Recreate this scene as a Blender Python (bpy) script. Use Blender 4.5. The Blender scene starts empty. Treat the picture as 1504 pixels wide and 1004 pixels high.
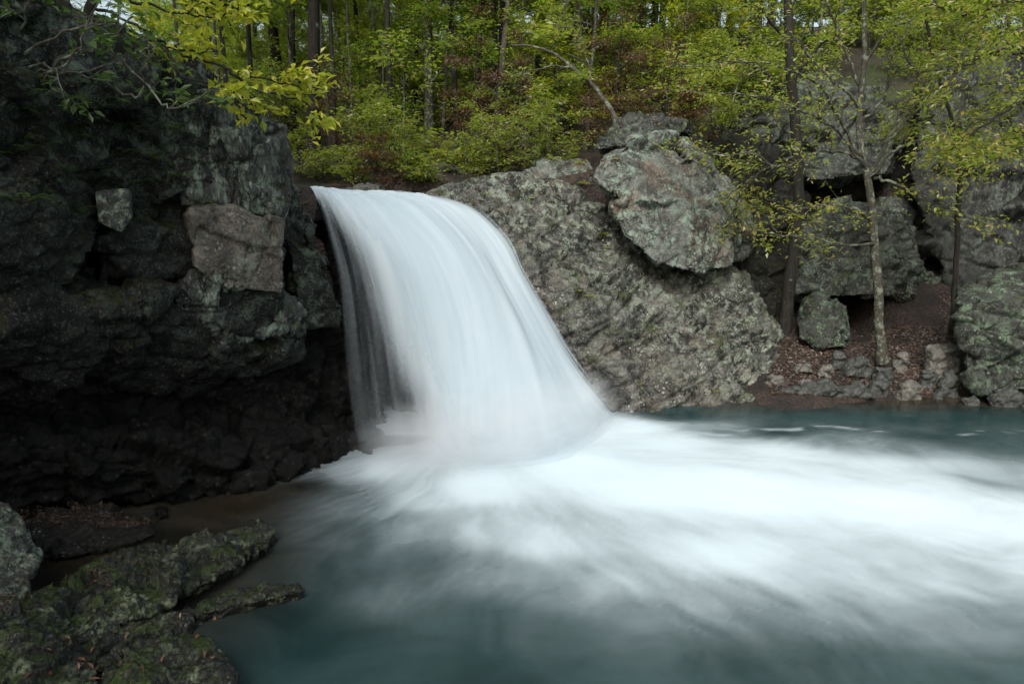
import bpy, bmesh, math, random
import numpy as np
from mathutils import Vector, Matrix
R = math.radians
sc = bpy.context.scene
COL = sc.collection

# ------------------------------------------------------------------ camera, sky, sun, exposure
PITCH = R(10.3); CZ = 2.5; FPX = 1003.0
cam_d = bpy.data.cameras.new('camera'); cam = bpy.data.objects.new('camera', cam_d); COL.objects.link(cam)
cam.location = (0, 0, CZ); cam.rotation_euler = (math.pi/2 - PITCH, 0, 0)
cam_d.sensor_width = 36.0; cam_d.lens = FPX/1504*36.0; cam_d.clip_end = 2000; cam_d.clip_start = 0.05
sc.camera = cam
SUN_EL, SUN_AZ = R(45), R(196)          # azimuth from +Y clockwise: high, right and a little behind the camera
w = bpy.data.worlds.new("World"); sc.world = w; w.use_nodes = True
nt = w.node_tree; nt.nodes.clear()
sky = nt.nodes.new('ShaderNodeTexSky'); sky.sky_type = 'NISHITA'; sky.sun_disc = False
sky.sun_elevation = SUN_EL; sky.sun_rotation = SUN_AZ; sky.air_density = 1.6; sky.dust_density = 5.0; sky.ozone_density = 1.0
bgn = nt.nodes.new('ShaderNodeBackground'); bgn.inputs['Strength'].default_value = 0.14
wo = nt.nodes.new('ShaderNodeOutputWorld')
hs = nt.nodes.new('ShaderNodeHueSaturation'); hs.inputs['Saturation'].default_value = 0.8
nt.links.new(sky.outputs[0], hs.inputs['Color']); nt.links.new(hs.outputs[0], bgn.inputs[0]); nt.links.new(bgn.outputs[0], wo.inputs[0])
sd = bpy.data.lights.new('sun', 'SUN'); sd.energy = 1.5; sd.angle = R(22); sd.color = (0.94, 0.975, 1.0)
so = bpy.data.objects.new('sun', sd); COL.objects.link(so); so.location = (4, -4, 20)
sv = Vector((math.sin(SUN_AZ)*math.cos(SUN_EL), math.cos(SUN_AZ)*math.cos(SUN_EL), math.sin(SUN_EL)))
so.rotation_euler = sv.to_track_quat('Z', 'Y').to_euler()
sc.view_settings.view_transform = 'Standard'; sc.view_settings.look = 'None'
sc.view_settings.gamma = 1.0; sc.view_settings.exposure = 0.68
sc.cycles.max_bounces = 8; sc.cycles.transparent_max_bounces = 12
sc.cycles.diffuse_bounces = 4; sc.cycles.glossy_bounces = 2; sc.cycles.volume_bounces = 4; sc.cycles.transmission_bounces = 4
sc.cycles.use_adaptive_sampling = True; sc.cycles.adaptive_threshold = 0.02

# ------------------------------------------------------------------ helpers
def ray(u, v):
    x = (u-752)/FPX; y = (502-v)/FPX
    return np.array([x, math.cos(PITCH)+y*math.sin(PITCH), -math.sin(PITCH)+y*math.cos(PITCH)])
def P(u, v, Y):                       # the world point seen at photo pixel (u, v) at distance Y
    d = ray(u, v); t = Y/d[1]; p = d*t; p[2] += CZ; return p
def G(u, v, z=0.0):                   # the world point seen at photo pixel (u, v) at height z
    d = ray(u, v); t = (z-CZ)/d[2]; p = d*t; p[2] += CZ; return p

def hash3(ix, iy, iz, seed):
    h = (ix.astype(np.uint32)*np.uint32(374761393) + iy.astype(np.uint32)*np.uint32(668265263)
         + iz.astype(np.uint32)*np.uint32(2246822519) + np.uint32(seed*3266489917 & 0xffffffff))
    h = (h ^ (h >> np.uint32(13)))*np.uint32(1274126177); h ^= h >> np.uint32(16)
    h = h*np.uint32(2654435761); h ^= h >> np.uint32(15)
    return h
def h01(h, k=0):
    g = (h + np.uint32(k*0x9E3779B9 & 0xffffffff))*np.uint32(2246822519); g ^= g >> np.uint32(13); g = g*np.uint32(3266489917); g ^= g >> np.uint32(16)
    return g.astype(np.float64)/4294967295.0
def vnoise(p, seed=0):                # value noise with quintic fade, -1..1
    i = np.floor(p).astype(np.int64); f = p-i; f = f*f*f*(f*(f*6-15)+10)
    out = 0
    for dx in (0, 1):
        wx = f[:, 0] if dx else 1-f[:, 0]
        for dy in (0, 1):
            wy = f[:, 1] if dy else 1-f[:, 1]
            for dz in (0, 1):
                wz = f[:, 2] if dz else 1-f[:, 2]
                out = out + wx*wy*wz*h01(hash3(i[:, 0]+dx, i[:, 1]+dy, i[:, 2]+dz, seed))
    return out*2-1
def fbm(p, seed=0, octv=5, gain=0.5, ridged=False):
    a = 1.0; s = 0; tot = 0; q = p.copy()
    for o in range(octv):
        n = vnoise(q, seed+o*7)
        if ridged: n = 1-2*np.abs(n)
        s = s+a*n; tot += a; a *= gain; q = q*2.03+17.13
    return s/tot
def cells(p, seed=0):                 # F1, F2, facet value of the nearest cell
    i = np.floor(p).astype(np.int64); n = len(p)
    d1 = np.full(n, 9.0); d2 = np.full(n, 9.0); val = np.zeros(n)
    for dx in (-1, 0, 1):
        for dy in (-1, 0, 1):
            for dz in (-1, 0, 1):
                h = hash3(i[:, 0]+dx, i[:, 1]+dy, i[:, 2]+dz, seed)
                c = np.stack([i[:, 0]+dx+h01(h, 1), i[:, 1]+dy+h01(h, 2), i[:, 2]+dz+h01(h, 3)], 1)
                v = p-c; d = np.sqrt((v*v).sum(1))
                tilt = v[:, 0]*(h01(h, 4)-.5)+v[:, 1]*(h01(h, 5)-.5)+v[:, 2]*(h01(h, 6)-.5)
                fv = (h01(h, 7)-.5)+tilt*1.6
                m = d < d1
                d2 = np.where(m, d1, np.minimum(d2, d)); val = np.where(m, fv, val); d1 = np.where(m, d, d1)
    return d1, d2, val

def mesh_np(name, verts, faces, smooth=True):
    me = bpy.data.meshes.new(name); verts = np.asarray(verts, dtype=np.float32); faces = np.asarray(faces, dtype=np.int32)
    nv, nf, k = len(verts), len(faces), faces.shape[1]
    me.vertices.add(nv); me.vertices.foreach_set('co', verts.ravel())
    me.loops.add(nf*k); me.loops.foreach_set('vertex_index', faces.ravel())
    me.polygons.add(nf); me.polygons.foreach_set('loop_start', np.arange(0, nf*k, k, dtype=np.int32))
    me.update(calc_edges=True)
    me.polygons.foreach_set('use_smooth', np.full(nf, smooth)); me.update()
    return me
def add_attr(me, name, dom, arr):
    a = me.attributes.new(name, 'FLOAT', dom); a.data.foreach_set('value', np.asarray(arr, dtype=np.float32))
def link(name, me, mat=None, parent=None, loc=(0, 0, 0)):
    o = bpy.data.objects.new(name, me); COL.objects.link(o); o.location = loc
    if mat is not None and me is not None: me.materials.append(mat)
    if parent: o.parent = parent
    return o
def tag(o, label, cat, group=None):
    o['label'] = label; o['category'] = cat
    if group: o['group'] = group
    return o

# ------------------------------------------------------------------ materials
class NT:
    def __init__(s, name):
        s.m = bpy.data.materials.new(name); s.m.use_nodes = True; s.t = s.m.node_tree; s.t.nodes.clear()
    def n(s, typ, **kw):
        nd = s.t.nodes.new('ShaderNode'+typ)
        for k, v in kw.items():
            if k.startswith('_'): setattr(nd, k[1:], v)
            else:
                key = int(k[1:]) if k[0] == 'i' and k[1:].isdigit() else k.replace('__', ' ')
                if hasattr(v, 'is_output') or hasattr(v, 'links'): s.t.links.new(v, nd.inputs[key])
                else: nd.inputs[key].default_value = v
        return nd
    def l(s, a, b): s.t.links.new(a, b)
    def noise(s, vec, scale, detail=8, rough=.6, dist=0.0):
        return s.n('TexNoise', Vector=vec, Scale=scale, Detail=detail, Roughness=rough, Distortion=dist).outputs['Fac']
    def ramp(s, fac, a, b):            # linear clamp a->0, b->1
        r = s.n('MapRange', Value=fac); r.inputs[1].default_value = a; r.inputs[2].default_value = b; return r.outputs[0]
    def math(s, op, a, b=0.0, c=0.0):
        nd = s.t.nodes.new('ShaderNodeMath'); nd.operation = op
        for i, v in enumerate((a, b, c)):
            if hasattr(v, 'is_output'): s.t.links.new(v, nd.inputs[i])
            else: nd.inputs[i].default_value = v
        return nd.outputs[0]
    def mix(s, fac, a, b):
        nd = s.t.nodes.new('ShaderNodeMix'); nd.data_type = 'RGBA'
        for i, v in ((0, fac), (6, a), (7, b)):
            if hasattr(v, 'is_output'): s.t.links.new(v, nd.inputs[i])
            else: nd.inputs[i].default_value = v if i == 0 else (v[0], v[1], v[2], 1)
        return nd.outputs[2]

def rock_mat(name, c1, c2, lichen=(.30, .34, .27), la=.5, moss=0.0, dark=.5, wet=.8, scale=1.0, speck=.5, moss_col=(.030, .040, .012), litter=0.0, brown=0.0, strat=1.0, lgrad=None, spec=None, floor=1.0):
    s = NT(name); tc = s.n('TexCoord').outputs['Object']; geo = s.n('NewGeometry')
    mp = s.n('Mapping', Vector=tc); mp.inputs['Scale'].default_value = (1, 1, strat); v = mp.outputs[0]
    big = s.noise(v, .9*scale, 6, .55, .4); med = s.noise(v, 4*scale, 10, .65, .6); fine = s.noise(v, 22*scale, 8, .7, .2)
    col = s.mix(s.ramp(med, .35, .65), c1, c2)
    if brown: col = s.mix(s.math('MULTIPLY', s.ramp(s.noise(v, 1.3*scale, 7, .6, 1.0), .50, .60), brown), col, (.20, .13, .085))
    # weather stains
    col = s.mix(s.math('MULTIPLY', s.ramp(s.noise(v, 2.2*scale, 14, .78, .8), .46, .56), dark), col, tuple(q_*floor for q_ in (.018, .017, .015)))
    # lichen crust in patches and specks
    lm = s.math('MULTIPLY', s.ramp(s.noise(v, 6.5*scale, 14, .78, .5), .50, .56), s.ramp(big, .56-.28*la, .68-.28*la))
    if lgrad:
        gv = s.n('VectorMath', _operation='DOT_PRODUCT'); s.l(tc, gv.inputs[0]); gv.inputs[1].default_value = lgrad[:3]
        lm = s.math('MULTIPLY', lm, s.ramp(s.math('ADD', gv.outputs['Value'], s.math('MULTIPLY_ADD', big, 1.6, -.8)), lgrad[3], lgrad[4]))
    lcol = s.mix(s.ramp(fine, .35, .65), lichen, (lichen[0]*.55, lichen[1]*.68, lichen[2]*.58))
    col = s.mix(s.math('MULTIPLY', lm, min(1, .35+la)), col, lcol)
    sp = s.n('TexVoronoi', Vector=v, Scale=16*scale, Randomness=1.0)
    spm = s.math('MULTIPLY', s.math('LESS_THAN', sp.outputs['Distance'], .27), s.ramp(s.noise(v, 3.1*scale, 5, .6), .48, .58))
    spm = s.math('MULTIPLY', spm, s.ramp(fine, .42, .55))
    col = s.mix(s.math('MULTIPLY', spm, speck), col, (.45, .48, .42))
    mot = s.noise(v, 48*scale, 6, .75, .1)
    # value grain
    grain = s.ramp(fine, .25, .75)
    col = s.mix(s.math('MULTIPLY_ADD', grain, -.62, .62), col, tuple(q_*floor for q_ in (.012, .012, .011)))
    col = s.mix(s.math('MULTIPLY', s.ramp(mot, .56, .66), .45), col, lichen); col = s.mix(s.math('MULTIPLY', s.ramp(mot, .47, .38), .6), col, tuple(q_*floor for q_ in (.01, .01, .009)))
    # cracks
    dv = s.n('VectorMath', _operation='ADD'); s.l(v, dv.inputs[0])
    nz = s.n('TexNoise', Vector=v, Scale=3*scale, Detail=5.0); s.l(nz.outputs['Color'], dv.inputs[1])
    cr = s.n('TexVoronoi', _feature='DISTANCE_TO_EDGE', Vector=dv.outputs[0], Scale=1.7*scale)
    cm = s.math('MULTIPLY', s.ramp(cr.outputs['Distance'], .022, .004), s.ramp(big, .42, .55))
    col = s.mix(s.math('MULTIPLY', cm, .85), col, (.008, .008, .007))
    nz3 = s.n('SeparateXYZ', Vector=geo.outputs['Normal']).outputs[2]
    if moss:
        mn = s.math('ADD', s.math('MULTIPLY', nz3, .12), s.noise(v, 2.6*scale, 9, .68, .4))
        mm = s.math('MULTIPLY', s.ramp(mn, .66-.25*moss, .74-.25*moss), s.ramp(s.noise(v, 30*scale, 5, .7), .40, .58))
        mc = s.mix(s.ramp(fine, .3, .7), moss_col, (moss_col[0]*2.3, moss_col[1]*2.1, moss_col[2]*1.5))
        col = s.mix(s.math('MULTIPLY', mm, .9), col, mc)
    if litter:
        lv = s.n('TexVoronoi', Vector=tc, Scale=26.0, Randomness=1.0)
        lc = s.mix(s.n('SeparateColor', Color=lv.outputs['Color']).outputs[0], (.035, .015, .008), (.17, .07, .03))
        col = s.mix(s.math('MULTIPLY', s.ramp(s.math('ADD', nz3, s.math('MULTIPLY', med, .6)), 1.12-.35*litter, 1.22-.35*litter), .95), col, lc)
    b1 = s.n('Bump', Strength=.55, Distance=.05, Height=s.math('ADD', med, s.math('MULTIPLY', cm, -.5)))
    b2 = s.n('Bump', Strength=.65, Distance=.018, Height=s.math('ADD', fine, s.math('MULTIPLY', lm, .35)), Normal=b1.outputs[0])
    rg = s.math('MULTIPLY_ADD', med, .35, wet-.15)
    pb = s.n('BsdfPrincipled', Roughness=rg, Normal=b2.outputs[0]); s.l(col, pb.inputs['Base Color'])
    pb.inputs['Specular IOR Level'].default_value = spec if spec is not None else (.25 if wet > .6 else .5)
    o = s.n('OutputMaterial'); s.l(pb.outputs[0], o.inputs[0]); return s.m

def leaf_mat(name, cols, trans=.55):
    """cols: colours picked leaf by leaf; object property 'tone' shifts a whole crown between them"""
    s = NT(name); at = s.n('Attribute', _attribute_name='rnd'); ot = s.n('Attribute', _attribute_name='tone', _attribute_type='OBJECT')
    f = s.math('ADD', s.math('MULTIPLY', at.outputs['Fac'], .55), s.math('MULTIPLY', ot.outputs['Fac'], .6))
    cr = s.n('ValToRGB', Fac=f); e = cr.color_ramp.elements
    n = len(cols)
    for i, c in enumerate(cols):
        el = e[i] if i < 2 else e.new(.5)
        el.color = (*c, 1); 
    for i in range(n): e[i].position = i/(n-1)
    cc = cr.outputs[0]
    df = s.n('BsdfDiffuse', Color=cc); tr = s.n('BsdfTranslucent', Color=s.mix(.5, cc, (min(.9, cols[1][0]*2.0), min(.9, cols[1][1]*2.0), cols[1][2])))
    gl = s.n('BsdfGlossy', Roughness=.45); gl.inputs['Color'].default_value = (.8, .85, .9, 1)
    m1 = s.n('MixShader', Fac=trans); s.l(df.outputs[0], m1.inputs[1]); s.l(tr.outputs[0], m1.inputs[2])
    m2 = s.n('MixShader', Fac=.05); s.l(m1.outputs[0], m2.inputs[1]); s.l(gl.outputs[0], m2.inputs[2])
    o = s.n('OutputMaterial'); s.l(m2.outputs[0], o.inputs[0]); return s.m

def bark_mat(name, c1, c2, lich=(.22, .25, .2), la=.3, sc_=1.0):
    s = NT(name); tc = s.n('TexCoord').outputs['Object']
    mp = s.n('Mapping', Vector=tc); mp.inputs['Scale'].default_value = (1, 1, .22)
    f = s.noise(mp.outputs[0], 26*sc_, 8, .7, .5); g = s.noise(tc, 5*sc_, 10, .7, .3)
    col = s.mix(s.ramp(f, .35, .62), c1, c2)
    col = s.mix(s.math('MULTIPLY', s.ramp(g, .62-.2*la, .67-.2*la), .8), col, lich)
    b = s.n('Bump', Strength=.8, Distance=.02, Height=f)
    pb = s.n('BsdfPrincipled', Roughness=.9, Normal=b.outputs[0]); s.l(col, pb.inputs['Base Color']); pb.inputs['Specular IOR Level'].default_value = .2
    o = s.n('OutputMaterial'); s.l(pb.outputs[0], o.inputs[0]); return s.m

# ------------------------------------------------------------------ rocks
def hull_into(bm, pts):
    vs = [bm.verts.new(tuple(p)) for p in pts]
    r = bmesh.ops.convex_hull(bm, input=vs)
    junk = [g for g in r['geom_interior'] if isinstance(g, bmesh.types.BMVert)]
    if junk: bmesh.ops.delete(bm, geom=junk, context='VERTS')
def prism(front, back, shrink=1.0, lift=0.0):
    """points of a block: a front outline [(u, v, Y)...] and the same outline moved by back"""
    F = np.array([P(*f) for f in front]); c = F.mean(0)
    bk = np.array(back, float); B = c+(F-c)*shrink+bk; B[:, 0] += F[:, 0]/F[:, 1]*bk[1]*.92; return list(F)+list(B)
def rock(name, hulls, vox, mat, seed, facet=(.5, .10), fine=.035, strata=None, smooth=4, squash=(1, 1, 1), crease=.04, loc=None, parent=None):
    bm = bmesh.new()
    for h in hulls: hull_into(bm, h)
    me = bpy.data.meshes.new('t'); bm.to_mesh(me); bm.free()
    o = bpy.data.objects.new('t', me); COL.objects.link(o)
    md = o.modifiers.new('r', 'REMESH'); md.mode = 'VOXEL'; md.voxel_size = vox; md.adaptivity = 0
    if smooth:
        ms = o.modifiers.new('s', 'SMOOTH'); ms.factor = .8; ms.iterations = smooth
    dg = bpy.context.evaluated_depsgraph_get(); e = o.evaluated_get(dg); m2 = bpy.data.meshes.new_from_object(e)
    bpy.data.objects.remove(o); bpy.data.meshes.remove(me)
    n = len(m2.vertices); co = np.empty(n*3, dtype=np.float32); m2.vertices.foreach_get('co', co); co = co.reshape(-1, 3).astype(np.float64)
    no = np.empty(n*3, dtype=np.float32); m2.vertex_normals.foreach_get('vector', no); no = no.reshape(-1, 3)
    q = co/np.array(squash)
    s1, a1 = facet
    warp = np.stack([fbm(q*.8/s1, seed+k_, 4) for k_ in (50, 60, 70)], 1)*.26*s1
    f1, f2, fv = cells((q+warp)/s1, seed); g1, g2, gv = cells((q+warp*.5)/(s1*.40), seed+5); k1, k2, kv = cells((q+warp*.3)/(s1*.15), seed+6)
    d = fv*a1*1.7+gv*a1*.62+kv*a1*.16 - crease*np.exp(-((f2-f1)/.05)**2)-crease*.5*np.exp(-((g2-g1)/.06)**2)
    if strata:
        sn, sp, sa = strata; sn = np.array(sn)/np.linalg.norm(sn)
        for m_ in (1.0, .37):
            t = (q@sn)/(sp*m_)+fbm(q*.5/sp, seed+21, 4)*.35/m_; fr = t-np.floor(t)
            hh = h01(hash3(np.floor(t).astype(np.int64), np.floor(fv*5).astype(np.int64), np.zeros(n, np.int64), seed+3))
            d += m_*sa*((hh-.5)*1.5+(fr-.5)*.6)*(0.6+.6*fbm(q*.7, seed+31, 2))
            d -= m_*sa*.7*np.exp(-(np.minimum(fr, 1-fr)/.06)**2)
    d += fbm(q*7, seed+11, 6, .7)*fine*.75+fbm(q*5, seed+13, 5, .6, True)*fine*.25
    co = co+no*d[:, None]
    if loc is None: mn, mx = co.min(0), co.max(0); loc = np.array([(mn[0]+mx[0])/2, (mn[1]+mx[1])/2, mn[2]])
    co -= np.array(loc)
    m2.vertices.foreach_set('co', co.astype(np.float32).ravel()); m2.polygons.foreach_set('use_smooth', np.full(len(m2.polygons), True)); m2.update()
    m2.materials.clear(); m2.name = name
    return link(name, m2, mat, parent, tuple(loc))

# ------------------------------------------------------------------ foliage
def tube_into(V, F, pts, rad, sides=6):
    pts = np.asarray(pts, float); n = len(pts); base = sum(len(a) for a in V)
    t = np.gradient(pts, axis=0); t /= np.linalg.norm(t, axis=1)[:, None]+1e-9
    ref = np.array([0.3, .95, .1]) if abs(t[0][2]) > .7 else np.array([0, 0, 1.])
    a = np.cross(t, ref); a /= np.linalg.norm(a, axis=1)[:, None]+1e-9; b = np.cross(t, a)
    an = np.linspace(0, 2*np.pi, sides, endpoint=False)
    ring = a[:, None, :]*np.cos(an)[None, :, None]+b[:, None, :]*np.sin(an)[None, :, None]
    V.append((pts[:, None, :]+ring*np.asarray(rad)[:, None, None]).reshape(-1, 3))
    i = np.arange(n-1)[:, None]*sides; j = np.arange(sides)[None, :]; j2 = (j+1) % sides
    F.append(np.stack([base+i+j, base+i+j2, base+i+sides+j2, base+i+sides+j], -1).reshape(-1, 4))
def wander(rng, p0, d0, length, n, jit=.25, grav=0.0, up=0.0):
    p = np.array(p0, float); d = np.array(d0, float); d /= np.linalg.norm(d); out = [p.copy()]; st = length/n
    for i in range(n):
        d = d+rng.normal(0, jit, 3)*.5; d[2] += up-grav; d /= np.linalg.norm(d); p = p+d*st; out.append(p.copy())
    return np.array(out)
def leaves_mesh(name, pos, rng, size, flat=.6, aspect=.55, dirs=None, var=.35):
    """one folded, pointed leaf of four corners at each point"""
    n = len(pos); pos = np.asarray(pos)
    nr = rng.normal(0, 1, (n, 3))*(1-flat); nr[:, 2] += flat*1.6; nr /= np.linalg.norm(nr, axis=1)[:, None]
    d = rng.normal(0, 1, (n, 3)) if dirs is None else dirs+rng.normal(0, .5, (n, 3)); d[:, 2] -= .15
    d -= nr*(d*nr).sum(1)[:, None]; d /= np.linalg.norm(d, axis=1)[:, None]+1e-9; s_ = np.cross(nr, d)
    L = size*(1+rng.uniform(-var, var, n))[:, None]; W = L*aspect*.5
    tip = pos+d*L-nr*L*.15; mid = pos+d*L*.45
    v = np.stack([pos, mid+s_*W+nr*W*.3, tip, mid-s_*W+nr*W*.3], 1).reshape(-1, 3)
    f = np.arange(n*4).reshape(n, 4); me = mesh_np(name, v, f, False)
    add_attr(me, 'rnd', 'FACE', rng.uniform(0, 1, n)); return me

def grow(seed, H=9.0, r0=.12, limbs=16, spread=2.6, start=.25, twigs=7, leaf_n=9000, leaf=.085, lean=(0, 0), up=.05, flat=.65, droop=.02, bare=0.0, sides=7, jit=.12, spray=.16, trunk_pts=None):
    rng = np.random.default_rng(seed); V, F = [], []
    if trunk_pts is None:
        tp = wander(rng, (0, 0, 0), (lean[0], lean[1], 1), H, 14, jit*.4, 0, .03)
    else: tp = np.array(trunk_pts, float)
    s = np.linspace(0, 1, len(tp)); tr = r0*(1-s*.85)+.004; tr[0] *= 1.35
    tube_into(V, F, tp, tr, sides)
    tw_pts = []; tw_dir = []
    for i in range(limbs):
        f = start+(1-start)*(i+rng.uniform(0, 1))/limbs; k = f*(len(tp)-1); a = int(min(k, len(tp)-2)); p0 = tp[a]+(tp[a+1]-tp[a])*(k-a)
        ang = i*2.4+rng.uniform(-.5, .5); ln = spread*(1-.55*f+.1)*rng.uniform(.6, 1.15)
        d = (math.cos(ang), math.sin(ang), .25+.6*f*rng.uniform(.4, 1.2))
        br = wander(rng, p0, d, ln, 8, .3, droop, up*.3); rr = r0*(1-f*.8)*.38
        tube_into(V, F, br, np.linspace(rr, .004, len(br)), 5)
        for j in range(twigs):
            g = rng.uniform(.25, 1)*(len(br)-1); b = int(min(g, len(br)-2)); q0 = br[b]+(br[b+1]-br[b])*(g-b)
            bd = br[b+1]-br[b]; bd /= np.linalg.norm(bd); side = np.cross(bd, (0, 0, 1)); sg = 1 if j % 2 else -1
            td = bd*.7+side*sg*rng.uniform(.5, 1.1)+np.array([0, 0, rng.uniform(-.1, .3)])
            tl = ln*rng.uniform(.2, .42); tw = wander(rng, q0, td, tl, 5, .35, droop)
            tube_into(V, F, tw, np.linspace(max(rr*.3, .005), .002, len(tw)), 3)
            tw_pts.append(tw); tw_dir.append(td)
            if rng.uniform() < .6:
                tw2 = wander(rng, tw[2], td+rng.normal(0, .7, 3)*[1, 1, .4], tl*.6, 4, .35, droop)
                tube_into(V, F, tw2, np.linspace(.004, .0015, len(tw2)), 3); tw_pts.append(np.vstack([tw2, tw2[-1:]])); tw_dir.append(td)
    trunk = mesh_np('trunk', np.vstack(V), np.vstack(F))
    T = np.array([t[:6] for t in tw_pts]); n = leaf_n; keep = rng.uniform(0, 1, len(T)) > bare
    ok = np.where(keep)[0]; ti = ok[rng.integers(0, len(ok), n)]; g = rng.uniform(.0, 4.999, n); a = g.astype(int); fr = (g-a)[:, None]
    pos = T[ti, a]*(1-fr)+T[ti, a+1]*fr; pos = pos+rng.normal(0, 1, (n, 3))*np.array([spray, spray, spray*.4])
    dirs = T[ti, 5]-T[ti, 0]; dirs /= np.linalg.norm(dirs, axis=1)[:, None]+1e-9
    crown = leaves_mesh('crown', pos, rng, leaf, flat, .5, dirs)
    return trunk, crown

#BODY
# ------------------------------------------------------------------ the ground
def sst(x, a, b):
    t = np.clip((x-a)/(b-a), 0, 1); return t*t*(3-2*t)
def ground_z(x, y):
    x = np.asarray(x, float); y = np.asarray(y, float)
    beach0 = 9.15+.25*np.sin(x*1.3)
    right = sst(x, 2.2, 3.6)
    up_y = 10.9+right*3.8
    hill = 3.15+np.clip(y-11.5, 0, 60)*.27+np.clip(y-75, 0, 200)*.05-np.clip(-x-2, 0, 12)*.05+sst(x, 1, 9)*1.6*sst(y, 12, 18)
    bank = np.where(y > beach0, (y-beach0)*.36+.02, -.9*sst(beach0-y, 0, 1.2))
    hol = sst(x, 4.7, 5.1)*(1-sst(x, 6.2, 6.9)); bank = bank*(1-hol)+np.minimum(bank, .50)*hol
    z = np.where(right > 0, bank*right+(-.9)*(1-right), -.9)
    z = z*(1-sst(y, up_y-.7, up_y+.3))+hill*sst(y, up_y-.7, up_y+.3)
    left = sst(-x, 3.2+.35*(y-5), 4.6+.35*(y-5))*sst(y, 4.8, 6.3)
    z = z*(1-left)+np.maximum(z, 3.3+.1*(y-6)+.25*np.clip(-x-4, 0, 8))*left
    bank2 = np.maximum(np.maximum(sst(-x, 4.2, 6.5), sst(-y, 4.5, 8)), sst(x, 10.5, 13))*(1-sst(y, 9, 12)*(x > -4))
    return np.maximum(z, -.9+bank2*(3.0+.9))
def build_ground():
    xs = np.concatenate([np.linspace(-160, -16, 30), np.arange(-15, 18, .16), np.linspace(19, 180, 34)])
    ys = np.concatenate([np.linspace(-40, -3, 14), np.arange(-2, 24, .16), np.linspace(25, 260, 60)])
    X, Y = np.meshgrid(xs, ys); x, y = X.ravel(), Y.ravel(); z = ground_z(x, y)
    p = np.stack([x, y, z], 1)
    z = z+fbm(p*.6, 3, 5)*.16+fbm(p*4, 5, 4)*.04
    nx, ny = len(xs), len(ys); i = np.arange(ny-1)[:, None]*nx; j = np.arange(nx-1)[None, :]
    f = np.stack([i+j, i+j+1, i+nx+j+1, i+nx+j], -1).reshape(-1, 4)
    s = NT('leaf_litter_soil'); tc = s.n('TexCoord').outputs['Object']
    lv = s.n('TexVoronoi', Vector=tc, Scale=17.0, Randomness=1.0); l2 = s.n('TexVoronoi', Vector=tc, Scale=31.0, Randomness=1.0)
    a = s.n('SeparateColor', Color=lv.outputs['Color']).outputs; b = s.n('SeparateColor', Color=l2.outputs['Color']).outputs
    c = s.mix(a[0], (.010, .007, .005), (.032, .021, .015)); c = s.mix(s.math('MULTIPLY', s.math('GREATER_THAN', b[1], .6), .7), c, (.055, .034, .024))
    c = s.mix(s.ramp(s.noise(tc, 1.1, 8, .6, .4), .45, .6), c, (.012, .009, .006))
    yy = s.n('SeparateXYZ', Vector=tc).outputs[1]; c = s.mix(s.math('MULTIPLY', s.math('MULTIPLY', s.ramp(yy, 13.5, 15.0), s.ramp(s.noise(tc, .7, 9, .7, .6), .50, .60)), .7), c, (.03, .05, .012))
    bp = s.n('Bump', Strength=.9, Distance=.03, Height=s.math('ADD', lv.outputs['Distance'], l2.outputs['Distance']))
    pb = s.n('BsdfPrincipled', Roughness=.85, Normal=bp.outputs[0]); s.l(c, pb.inputs['Base Color']); s.l(pb.outputs[0], s.n('OutputMaterial').inputs[0])
    o = link('ground', mesh_np('ground', np.stack([x, y, z], 1), f), s.m); o['kind'] = 'structure'; return o
build_ground()

# ------------------------------------------------------------------ the pool
FOAM = [(650,660,.9),(700,640,1),(760,640,1),(850,630,1),(615,668,.55),(596,645,.12),  # photo pixel -> density of the foam lying there
 (700,720,1),(850,690,1),(950,720,1),(1100,720,1),(1300,740,.92),(1500,770,.8),(1500,700,.40),(1500,655,.10),(1400,640,.06),(1250,650,.30),(1150,665,.75),(1300,690,.7),
 (1000,650,.8),(930,628,.85),(1060,632,.30),(1150,630,.06),(1000,608,0),(1200,605,0),(1350,605,0),(1500,605,0),(560,690,.8),(505,692,.5),(450,698,.25),(440,712,0),(620,735,.7),
 (610,770,.38),(500,775,.14),(520,740,.25),(720,780,.6),(620,830,.12),(700,840,.30),(560,880,.22),(480,860,.10),(420,900,0),(430,960,0),(560,960,.06),(700,900,.10),(700,980,.06),
 (800,800,.75),(800,860,.35),(820,930,.14),(820,1000,.06),(900,860,.62),(950,900,.34),(960,980,.14),(1080,820,.85),(1050,880,.5),(1120,900,.26),(1100,980,.10),(1200,850,.68),(1250,900,.42),(1250,980,.16),
 (1350,860,.6),(1400,920,.32),(1450,990,.12),(1500,850,.58),(1500,920,.30),(350,740,0),(300,800,0),(350,830,.02),(380,860,.04),(200,820,0),(600,1050,.05),(1000,1060,.05),(1500,1060,.06),(1300,1080,.1)]
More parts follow.
